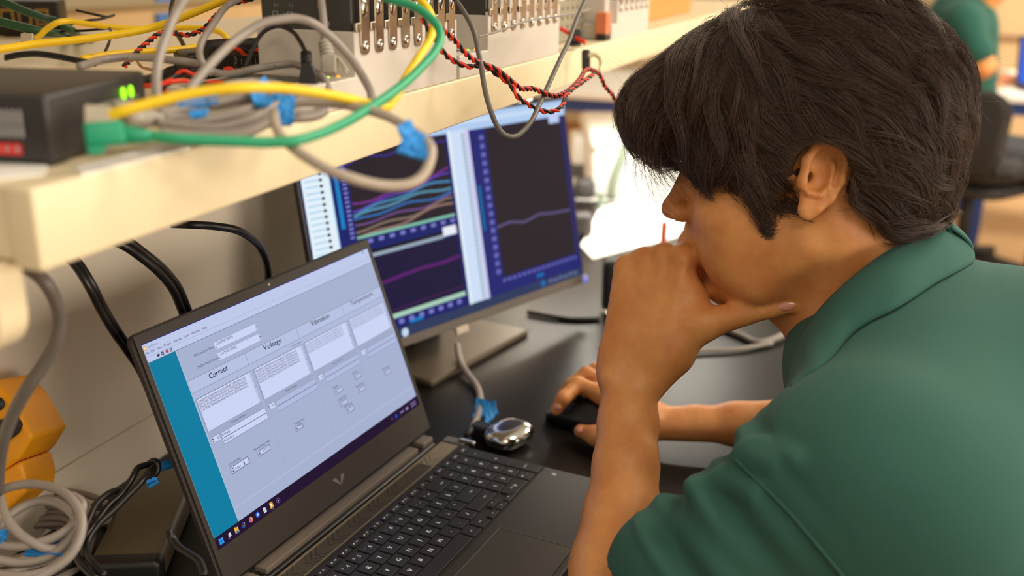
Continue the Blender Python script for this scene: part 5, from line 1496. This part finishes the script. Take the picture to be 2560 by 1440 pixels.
# ---- hair
hair = SDF()
hair.u(hell((-.022, 0, .055), (.118, .094, .104)))
hair.u(hell((.035, 0, .075), (.085, .086, .072)), .03)
hair.u(hell((.100, 0, .068), (.052, .074, .042)), .03)
hair.u(hell((.122, 0, .060), (.027, .062, .030)), .025)
hair.u(hell((-.072, 0, -.005), (.052, .074, .068)), .03)
hair.u(hell((.018, .068, .020), (.040, .014, .038)), .012)
hair.u(hell((.018, -.068, .020), (.040, .014, .038)), .012)
for sg in (1, -1): hair.u(hcap((.038, .066*sg, .008), (.034, .0635*sg, -.034), .011, .0028), .010)
# clear the face, the ears and the nape
hair.u(hell((.066, .050, .024), (.030, .024, .026)), .02)
hair.cut(hell((.085, 0, -.060), (.080, .100, .077)), .008)
for sg in (1, -1):
    hair.cut(hell((-.016, .082*sg, -.004), (.026, .022, .036), rotm('y', -.30)), .006)
    hair.cut(hell((.012, .080*sg, -.020), (.017, .022, .026)), .006)
    hair.cut(hell((.064, .075*sg, -.047), (.034, .03, .055)), .006)
    hair.cut(hell((-.034, .066*sg, -.052), (.034, .035, .036)), .010)
hair.cut(s_plane(hp(-.06, 0, -.064), HR @ np.array([.35, 0, 1.0])), .010)
hrng = np.random.default_rng(11)
Vh, Fh = surface(hair, HO-.24, HO+.25, .004)
# strands: walk along the hair volume
gh = hair.grad(Vh)
dcam = np.linalg.norm(Vh-CAM, axis=1)
facing = ((CAM-Vh)*gh).sum(1)/dcam
wgt = np.where(facing > -.25, 1.0, .18); wgt /= wgt.sum()
down = np.array([0, 0, -1.0])
NSEG = 14
NG = 520                                  # locks
ig = hrng.choice(len(Vh), NG, p=wgt)
G = [Vh[ig]]
glay = hrng.uniform(-.0035, .0065, NG); glen = hrng.uniform(.65, 1.25, NG); cph = hrng.uniform(0, 2*PI, NG); gang = hrng.normal(0, .22, NG)
for sgm in range(NSEG-1):
    p = G[-1]; q = hl(p); g = hair.grad(p)
    fx = np.clip((q[:, 0]-.020)/.05, 0, 1)           # 1 towards the forehead
    topw = np.clip((q[:, 2]-.085)/.05, 0, 1)
    sy = np.sign(q[:, 1]+1e-6)
    loc_ = np.stack([-.75*(1-fx)+.42*fx+.2*np.sin(cph), .35*sy*topw+.12*np.cos(cph), -.62-.35*fx+.22*topw], 1)
    v = loc_ @ HR.T+down*.40*fx[:, None]
    v -= g*(v*g).sum(1)[:, None]*.97
    v /= np.maximum(np.linalg.norm(v, axis=1, keepdims=True), 1e-6)
    side = np.cross(g, v)
    v = v+side*(gang+np.sin(sgm*.42+cph)*.34)[:, None]
    nx = p+v*(.0068*glen)[:, None]
    free = (q[:, 2] < .030) & (q[:, 0] > .070)
    lift = glay*(1+.5*np.sin(sgm*.3+cph))
    nx = nx-g*((hair.ev(nx)-lift)*np.where(free, .3, .85))[:, None]
    G.append(nx)
G = np.stack(G, 1)
NS = 26000
idx = hrng.choice(len(Vh), NS, p=wgt)
R0 = Vh[idx]+hrng.normal(0, .0012, (NS, 3))
own = np.empty(NS, int)
for a in range(0, NS, 1000):
    own[a:a+1000] = np.argmin(((R0[a:a+1000, None]-G[None, :, 0])**2).sum(-1)+hrng.uniform(0, 2e-5, (1, NG)), 1)
off = R0-G[own, 0]
tt = np.linspace(0, 1, NSEG)
cut_ = hrng.uniform(.55, 1.0, NS); q0_ = hl(R0); cut_ *= np.where((q0_[:, 0] > .075) & (q0_[:, 2] < .062), .45, 1.0); cut_ *= np.where((q0_[:, 0] > .075) & (q0_[:, 2] >= .062) & (q0_[:, 2] < .09), .75, 1.0)
PT_ = np.empty((NS, NSEG, 3))
fl_i = cut_[:, None]*(NSEG-1)*tt[None]
i0 = np.minimum(fl_i.astype(int), NSEG-2); fr_ = (fl_i-i0)[..., None]
PT_ = G[own[:, None], i0]*(1-fr_)+G[own[:, None], i0+1]*fr_
PT_ = PT_+off[:, None]*(1-.62*(cut_[:, None]*tt[None])**1.1)[..., None]
wv = hrng.normal(0, 1, (NS, 3))
PT_ = PT_+wv[:, None]*(.0011*np.sin(tt[None]*hrng.uniform(2, 5, (NS, 1))+hrng.uniform(0, 6, (NS, 1))))[..., None]
flat_ = PT_.reshape(-1, 3)
for a in range(0, len(flat_), 40000):                # keep every strand on the outside of the scalp volume
    c_ = flat_[a:a+40000]; d_ = hair.ev(c_); g_ = hair.grad(c_); low = d_ < -.0030
    c_[low] -= g_[low]*(d_[low]+.0018)[:, None]
PT_ = flat_.reshape(NS, NSEG, 3)
ql = hl(PT_.reshape(-1, 3)); inear = (((ql[:, 0]+.015)/.0255)**2+((np.abs(ql[:, 1])-.082)/.030)**2+((ql[:, 2]-.0)/.037)**2 < 1).reshape(NS, NSEG)
first = np.where(inear.any(1), inear.argmax(1), NSEG)
keep = first > 1; PT_ = PT_[keep]; first = first[keep]; NS = len(PT_)
for k in range(1, NSEG):
    m_ = first <= k; PT_[m_, k] = PT_[m_, k-1]+(PT_[m_, k]-PT_[m_, k-1])*.02
# loose fringe tips hanging clear of the brow
NFr = 520
tph = hrng.uniform(0, 1, NFr)
roots = np.stack([hp(.128+.010*hrng.normal(), y, .050+.012*hrng.normal()) for y in hrng.uniform(-.06, .066, NFr)])
fr = [roots]
sw_ = hrng.normal(0, .3, (NFr, 2)); fl2 = hrng.uniform(.35, .95, NFr)[:, None]
for k in range(NSEG-1):
    t = k/(NSEG-1)
    v = down*(1.0-.35*t)+HR[:, 0]*(.05-.95*t)+HR[:, 1]*(.25*sw_[:, :1])+(HR[:, 0])*(sw_[:, 1:]*.3*(1-t))
    fr.append(fr[-1]+v*.0064*fl2)
PT_ = np.concatenate([PT_, np.stack(fr, 1)])
# stray hairs standing off the crown
NX = 90
ix = hrng.choice(len(Vh), NX, p=wgt); s0 = Vh[ix]; g0 = gh[ix]
sx = [s0]; dv = g0*.6+hrng.normal(0, .5, (NX, 3)); dv /= np.linalg.norm(dv, axis=1, keepdims=True); cv = hrng.normal(0, .09, (NX, 3))
for k in range(NSEG-1):
    dv = dv+cv; dv /= np.linalg.norm(dv, axis=1, keepdims=True); sx.append(sx[-1]+dv*.0034)
PT_ = np.concatenate([PT_, np.stack(sx, 1)])
NT = len(PT_)
rad = np.full(NT, .00021); rad[-NX:] = .00011; rad[NS:NS+NFr] = .00018
prof = np.linspace(1, .30, NSEG)
tan = np.gradient(PT_, axis=1); tan /= np.maximum(np.linalg.norm(tan, axis=2, keepdims=True), 1e-9)
rf0 = np.cross(tan, np.array([.31, .52, .79])); rf0 /= np.maximum(np.linalg.norm(rf0, axis=2, keepdims=True), 1e-9)
bn_ = np.cross(tan, rf0)
ring_ = [PT_+(rf0*math.cos(a)+bn_*math.sin(a))*(rad[:, None]*prof[None])[..., None] for a in (0, 2*PI/3, 4*PI/3)]
VS = np.stack(ring_, 2).reshape(-1, 3)                  # strand, seg, 3
base_ = (np.arange(NT)*NSEG*3)[:, None, None]+(np.arange(NSEG-1)*3)[None, :, None]+np.arange(3)[None, None, :]
nxt = (np.arange(NT)*NSEG*3)[:, None, None]+(np.arange(NSEG-1)*3)[None, :, None]+((np.arange(3)+1) % 3)[None, None, :]
FS = np.stack([base_, nxt, nxt+3, base_+3], -1).reshape(-1, 4)
HAIRM = mat('dark_brown_hair', (74, 50, 35), .40, var=.35, scale=120, spec=.5, sheen=.1)
VH2 = Vh-gh*.0035
np_mesh('hair', np.concatenate([VH2, VS]), np.concatenate([Fh, FS+len(VH2)]), HAIRM, person)
# ---------------------------------------------------------------- the second person, far behind
p2 = thing('person', 'distant person in a green polo, seated on the swivel chair facing a white table', 'person', (.28, 4.7, 0))
C2 = npv(at_y(2406, 95, 4.75)); S2 = SDF()
nk = npv(at_y(2440, 48, 4.75)); el2 = npv(at_y(2456, 150, 4.55)); hd2 = npv(at_y(2428, 205, 4.75))
S2.u(s_cap(npv(at_y(2396, 250, 4.75)), npv(at_y(2394, 85, 4.75)), .15, .16), .05)
S2.u(s_cap(npv(at_y(2386, 40, 4.95)), npv(at_y(2406, 55, 4.58)), .075, .08), .06)
S2.u(s_cap(npv(at_y(2414, 60, 4.56)), npv(at_y(2444, 130, 4.5)), .068, .062), .04)
S2.u(s_cap(npv(at_y(2396, 20, 4.75)), nk, .09, .065), .04)
V, Fq = surface(S2, C2-.55, C2+.55, .014); np_mesh('polo_shirt', V, Fq, fabric('green_polo_knit_far', (36, 80, 70), 900), p2)
S3 = SDF(); hc = nk+np.array([.035, 0, .17])
S3.u(s_ell(hc, (.095, .075, .115))); S3.u(s_cap(nk-np.array([0, 0, .05]), hc, .055, .05), .03); S3.u(s_ell(hc+np.array([.095, 0, -.02]), (.018, .015, .02)), .015)
for sg in (1, -1): S3.u(s_ell(hc+np.array([0, .078*sg, -.01]), (.02, .012, .032)), .01)
S3.u(s_cap(npv(at_y(2444, 130, 4.5)), npv(at_y(2458, 165, 4.5)), .046, .042), .02); S3.u(s_cap(npv(at_y(2458, 165, 4.5)), hd2, .042, .032), .03)
S3.u(s_ell(hd2+np.array([.02, 0, 0]), (.06, .045, .022)), .02)
for k in range(4): S3.u(s_cap(hd2+np.array([.05, -.03+.02*k, 0]), hd2+np.array([.12, -.035+.022*k, -.012]), .011, .008), .008)
S3.u(s_cap(hd2+np.array([.02, -.045, 0]), hd2+np.array([.07, -.075, -.008]), .012, .009), .01)
V, Fq = surface(S3, np.minimum(hc, hd2)-.4, np.maximum(hc, hd2)+.4, .009); np_mesh('body', V, Fq, SKIN, p2)
S4 = SDF(); S4.u(s_ell(hc+np.array([-.02, 0, .035]), (.105, .088, .10))); S4.cut(s_ell(hc+np.array([.09, 0, -.06]), (.09, .10, .10)), .01)
V, Fq = surface(S4, hc-.2, hc+.2, .010); np_mesh('hair', V, Fq, HAIRM, p2)
S5 = SDF(); S5.u(s_ell((.30, 4.72, .55), (.18, .18, .12)))
for sg in (1, -1): S5.u(s_cap((.33, 4.72+.1*sg, .55), (.72, 4.72+.12*sg, .54), .085, .07), .04); S5.u(s_cap((.72, 4.72+.12*sg, .54), (.70, 4.72+.12*sg, .06), .065, .05), .03)
V, Fq = surface(S5, (0, 4.3, 0), (1.0, 5.1, .8), .016); np_mesh('trousers', V, Fq, mat('dark_trousers_far', (46, 46, 52), .8), p2)
# ---------------------------------------------------------------- far side of the room
BLUEF = mat('blue_steel_frame', (44, 66, 128), .45, var=.05)
def table(label, x0, x1, y0, y1, group=None):
    t = thing('work_table', label, 'table', ((x0+x1)/2, (y0+y1)/2, 0), group=group)
    b = MB(); b.bx(x0, x1, y0, y1, .722, .75, bevel=.004); b.build('tabletop', mat('white_tabletop', (236, 226, 214), .4, var=.02), t)
    b = MB(); b.bx(x0+.02, x1-.02, y0+.03, y0+.07, .66, .7215, bevel=.003); b.build('frame_rail', BLUEF, t)
    b = MB(); b.bx(x0+.02, x1-.02, y1-.07, y1-.03, .66, .7215, bevel=.003); b.build('frame_rail', BLUEF, t)
    for xx in (x0+.05, x1-.05):
        for yy in (y0+.06, y1-.06):
            b = MB(); b.bx(xx-.03, xx+.03, yy-.03, yy+.03, 0, .66, bevel=.004); b.build('leg', BLUEF, t)
    return t
table('white table with blue frame at right, where the seated person in green works', .40, 1.9, 5.15, 6.15)
table('white table with blue frame seen past the shelf end, left of the hair', -1.85, -1.12, 4.35, 5.4)
# whitish equipment at the far end of the bench
wb_ = thing('white_case', 'big bright white plastic case standing at the far end of the worktop', 'case', at_z(1570, 480, ZD))
WC = mat('bright_white_plastic', (250, 248, 240), .6, var=.01)
bx0 = at_z(1478, 498, ZD); WM = xf(bx0, ex=Vector((.93, .36, 0)), ey=Vector((-.36, .93, 0)))
b = MB(); b.bx(0, .42, .0, .40, .0, .135, WM, bevel=.02, seg=3); b.build('body', WC, wb_)
b = MB(); b.bx(-.006, .426, -.006, .406, .120, .160, WM, bevel=.015, seg=3); b.build('lid', WC, wb_)
GRS = mat('grey_green_strap', (120, 132, 116), .6)
for x, k in ((.05, 0), (.30, 1)):
    b = MB(); Q = [WM @ Vector(v) for v in ((x, -.010, .005), (x+.005, -.014, .06), (x+.02, -.012, .11), (x+.04, .02, .168), (x+.06, .15, .170))]
    b.tube(catmull(Q, 6), .012, 8); b.build('strap', GRS, wb_)
pr = thing('label_printer', 'small white and dark grey printer left of the bright white case', 'printer', at_z(1460, 440, ZD))
PMx = xf(at_z(1428, 446, ZD), ex=Vector((.93, .36, 0)), ey=Vector((-.36, .93, 0)))
b = MB(); b.bx(0, .085, 0, .12, .035, .115, PMx, bevel=.01, seg=3); b.build('white_cover', WC, pr)
b = MB(); b.bx(0, .085, 0, .12, .0, .035, PMx, bevel=.004); b.build('dark_base', mat('printer_grey', (84, 80, 76), .5), pr)
for k, (x, y) in enumerate(((1452, 560), (1462, 470))):
    b = MB(); b.box((.05, .05, .05), xf(at_z(x, y, ZD+.0255), ex=RW[0], ey=(RW[2][0], RW[2][1], 0)), bevel=.014, seg=3)
    b.build('roll_of_tape', mat('dark_grey_roll', (64, 60, 60), .6), label='dark grey roll beside the monitor edge, ' + ('nearer' if k == 0 else 'farther') + ' one', cat='roll')
cable('green cord winding over the bright white papers', [at_z(1440, 470, ZD+.006), at_z(1462, 455, ZD+.03), at_z(1490, 470, ZD+.02), at_z(1505, 500, ZD+.006), at_z(1500, 520, ZD+.006)], .006, mat('dusty_green_cord', (96, 122, 100), .5))
b = MB(); b.box((.012, .012, .085), xf(at_z(1658, 606, ZD+.043)), bevel=.003); b.build('red_marker', mat('red_marker_plastic', (232, 110, 92), .5), label='red marker standing upright on the paper near the nose', cat='marker')
bbx = thing('cardboard_box', 'brown cardboard box under the white table seen past the shelf', 'box', (-1.35, 4.6, 0))
b = MB(); b.bx(-1.62, -1.24, 4.75, 5.1, 0, .5, bevel=.004); b.build('box_body', mat('cardboard', (190, 142, 100), .8, var=.06), bbx)
b = MB(); b.bx(-1.45, -1.40, 4.745, 5.105, .0, .502); b.build('tape_strip', mat('box_tape', (214, 180, 140), .4), bbx)
b = MB(); b.bx(-1.16, -1.02, 3.95, 4.2, 0, .42, bevel=.02, seg=3); b.build('waste_bin', mat('dark_green_bin', (48, 66, 44), .6), label='dark green bin on the floor past the monitor', cat='bin')

# swivel chair and the person in green beyond
chp = at_y(2436, 402, 4.72)
oc = thing('swivel_chair', 'black swivel chair under the seated person in green', 'chair', (chp.x, chp.y, 0), rz=1.0)
MO = wmat(oc); CHB = mat('chair_black_fabric', (34, 29, 27), .8, var=.15, scale=60)
b = MB(); b.rrect(.54, .52, .12, .10, MO @ T(0, 0, .47), bevel=.045, seg=4, smooth=True); b.build('seat', CHB, oc)
b = MB(); b.rrect(.50, .48, .10, .05, MO @ T(0, 0, .405), bevel=.02, seg=3, smooth=True); b.build('seat_pan', BLACKM, oc)
b = MB(); b.rrect(.34, .50, .10, .07, MO @ T(-.25, .0, .675) @ RY(PI/2+.12) @ T(0, 0, -.035), bevel=.03, seg=4, smooth=True); b.build('backrest', CHB, oc)
b = MB(); b.tube(catmull([MO @ Vector(v) for v in ((-.14, 0, .42), (-.30, 0, .44), (-.345, 0, .56), (-.325, 0, .74))], 6), .022, 10); b.build('back_bar', BLACKM, oc)
b = MB(); b.cyl(MO @ Vector((0, 0, .10)), MO @ Vector((0, 0, .42)), .028); b.build('gas_column', BLACKM, oc)
for k in range(5):
    a = k*2*PI/5
    b = MB(); b.tube([MO @ Vector((.03*math.cos(a), .03*math.sin(a), .11)), MO @ Vector((.28*math.cos(a), .28*math.sin(a), .075))], [.028, .020], 10); b.build('foot_spoke', BLACKM, oc)
    b = MB(); w_ = MO @ Vector((.28*math.cos(a), .28*math.sin(a), .03)); b.ball(tuple(w_), .03, None, BLACKM, 2); b.build('caster', BLACKM, oc)
b = MB(); b.bx(.33, .39, 4.9, 5.6, .0005, .0015); b.build('floor_tape', mat('yellow_floor_tape', (226, 186, 40), .6), label='yellow tape strip stuck on the tan floor', cat='tape')
q = at_z(2425, 600, 0); b = MB(); b.bx(q.x-.03, q.x+.03, q.y, q.y+1.3, .0004, .0014); b.build('floor_tape', MATS['yellow_floor_tape'], label='yellow tape strip on the floor just behind the collar', cat='tape')
lp = thing('small_laptop', 'laptop with a blue lit display on the far white table', 'laptop', (.62, 5.6, .75))
sc_ = at_y(2556, 128, 5.55)
LM = xf((sc_.x+.16, 5.55, .765), ex=(1, .25, 0), ey=(-.25, 1, 0))
b = MB(); b.box((.34, .23, .012), LM @ T(0, -.115, .0) @ T(0, 0, -.008)); b.build('base', BLACKM, lp)
LU = xf((sc_.x+.16, 5.55, .765), ex=(1, .25, 0), ey=(-.05, .2, 1))
b = MB(); b.box((.35, .24, .010), LU @ T(0, .12, -.006), bevel=.004); b.build('lid', BLACKM, lp)
b = MB(); b.quad((-.16, .015, .001), (.16, .015, .001), (.16, .225, .001), (-.16, .225, .001), LU, screen_mat((54, 104, 226), 1.2)); b.build('display', None, lp)
for k, (x, y) in enumerate(((2520, 190), (2500, 205))):
    b = MB(); b.box((.22, .28, .01), T(at_z(x, y, .751)) @ T(.12, .1, .006) @ RZ(.3*k+.2)); b.build('paper_pile', WHITEP, label='white papers on the far table, ' + ('behind' if k == 0 else 'nearest') + ' the hand', cat='paper')
b = MB(); b.box((.12, .08, .05), T(at_z(2528, 200, .776)), bevel=.015, seg=3); b.build('orange_pouch', mat('orange_pouch_fabric', (226, 150, 116), .7), label='small orange pouch on the far white table', cat='pouch')
cb_ = at_y(2530, 60, 7.6)
cb2 = thing('wall_cabinet', 'tan wall cabinet low on the far wall at top right', 'cabinet', (1.2, 7.8, 0))
b = MB(); b.bx(.55, 3.0, 7.6, 8.2, 0, cb_.z+.3, bevel=.01); b.build('body', mat('tan_cabinet', (212, 184, 140), .6, var=.03), cb2)
b = MB(); b.bx(.55, 3.0, 7.57, 7.6, cb_.z-.10, cb_.z-.07, bevel=.004); b.build('trim_rail', mat('brown_trim', (150, 116, 78), .6), cb2)
for nm, lb, x, y, d in (('yellow_stand', 'yellow stand at the top edge right of the crown of the head', 2338, 24, 5.6), ('yellow_post', 'yellow post at the top edge left of the crown of the head', 1735, 22, 5.2)):
    q = at_d(x, y, d); b = MB(); b.bx(q.x-.08, q.x+.08, q.y-.06, q.y+.06, 0, q.z, bevel=.03, seg=3); b.bx(q.x-.15, q.x+.15, q.y-.12, q.y+.12, 0, .04, bevel=.01)
    b.build(nm, mat('yellow_stand_plastic', (240, 190, 66), .6, var=.1, scale=20), label=lb, cat='stand')
# beyond the shelf's back edge: the bench on the other side
zt = at_x(300, 26, -2.0).z
ob = thing('opposite_cupboard', 'cream cupboard across the aisle behind the shelf, top left', 'cupboard', (-2.3, 2.6, 0))
b = MB(); b.bx(-2.6, -2.0, .3, 6.0, 0, zt, bevel=.006); b.build('body', mat('opposite_cream', (222, 190, 140), .6, var=.03), ob)
b = MB(); b.bx(-2.62, -1.985, .28, 6.02, zt, zt+.018, bevel=.004); b.build('top_edge', mat('olive_edge', (150, 130, 92), .6), ob)
q0 = at_x(535, 63, -1.998); q1 = at_x(700, 40, -1.998)
b = MB(); b.bx(-2.0, -1.992, q0.y, q1.y+.25, q0.z-.02, q1.z-.005, bevel=.002); b.build('orange_strip', mat('orange_strip_paint', (238, 160, 50), .6, var=.05), ob, label='orange strip along the front')
for x, y in ((410, 3), (412, 46)):
    q = at_x(x, y, -1.992); b = MB(); b.box((.012, .07, .03), T(q), bevel=.003); b.build('blue_sticker', mat('blue_sticker_paint', (80, 130, 200), .6), ob, label='small blue sticker')
# ---------------------------------------------------------------- light: ceiling panels and the room's ambient glow
def area(name, loc, sx, sy, watts, col=(1.0, .875, .70), rot=(0, 0, 0)):
    l = bpy.data.lights.new(name, 'AREA'); l.shape = 'RECTANGLE'; l.size = sx; l.size_y = sy; l.energy = watts; l.color = col
    o = bpy.data.objects.new(name, l); COL.objects.link(o); o.location = loc; o.rotation_euler = rot
    return o
area('ceiling_panel_aisle', (1.1, 1.5, 2.75), 1.2, .6, 38)
area('ceiling_panel_behind', (1.0, -1.0, 2.75), 1.2, .6, 22)
area('ceiling_panel_far', (1.5, 3.8, 2.75), 1.6, .8, 90)
area('ceiling_panel_back', (2.0, 6.0, 2.75), 1.8, .8, 115)
area('ceiling_panel_opposite', (-2.0, 2.6, 2.75), 1.2, .8, 14)
# added fill light under the shelf, brightens the far white case
area('under_shelf_fill', (-.52, 2.15, 1.13), .5, .06, 6, (1.0, .95, .85), (0, 0, 0))
# added side fill well to the right, reaches the panel under the shelf
area('aisle_side_fill', (4.6, .9, 1.5), 1.5, 6.0, 220, (1.0, .89, .74), (0, PI/2, 0))
W = bpy.data.worlds.new('room_glow'); SC.world = W; W.use_nodes = True
nt = W.node_tree; bg = nt.nodes['Background']
tc = nt.nodes.new('ShaderNodeTexCoord'); sx = nt.nodes.new('ShaderNodeSeparateXYZ'); cr = nt.nodes.new('ShaderNodeValToRGB')
mr = nt.nodes.new('ShaderNodeMapRange'); mr.inputs[1].default_value = -1; mr.inputs[2].default_value = 1
nt.links.new(tc.outputs['Generated'], sx.inputs[0]); nt.links.new(sx.outputs['Z'], mr.inputs[0]); nt.links.new(mr.outputs[0], cr.inputs[0]); nt.links.new(cr.outputs[0], bg.inputs[0])
e = cr.color_ramp.elements                       # dim floor, warm walls, pale ceiling
e[0].position = .40; e[0].color = (.20, .15, .10, 1)
e[1].position = .50; e[1].color = (.46, .38, .28, 1)
k = cr.color_ramp.elements.new(.62); k.color = (.95, .84, .67, 1)
bg.inputs[1].default_value = .62
SC.view_settings.view_transform = 'Standard'
SC.view_settings.look = 'None'
SC.view_settings.exposure = 0.0
SC.view_settings.gamma = 1.0
SC.view_settings.use_curve_mapping = False
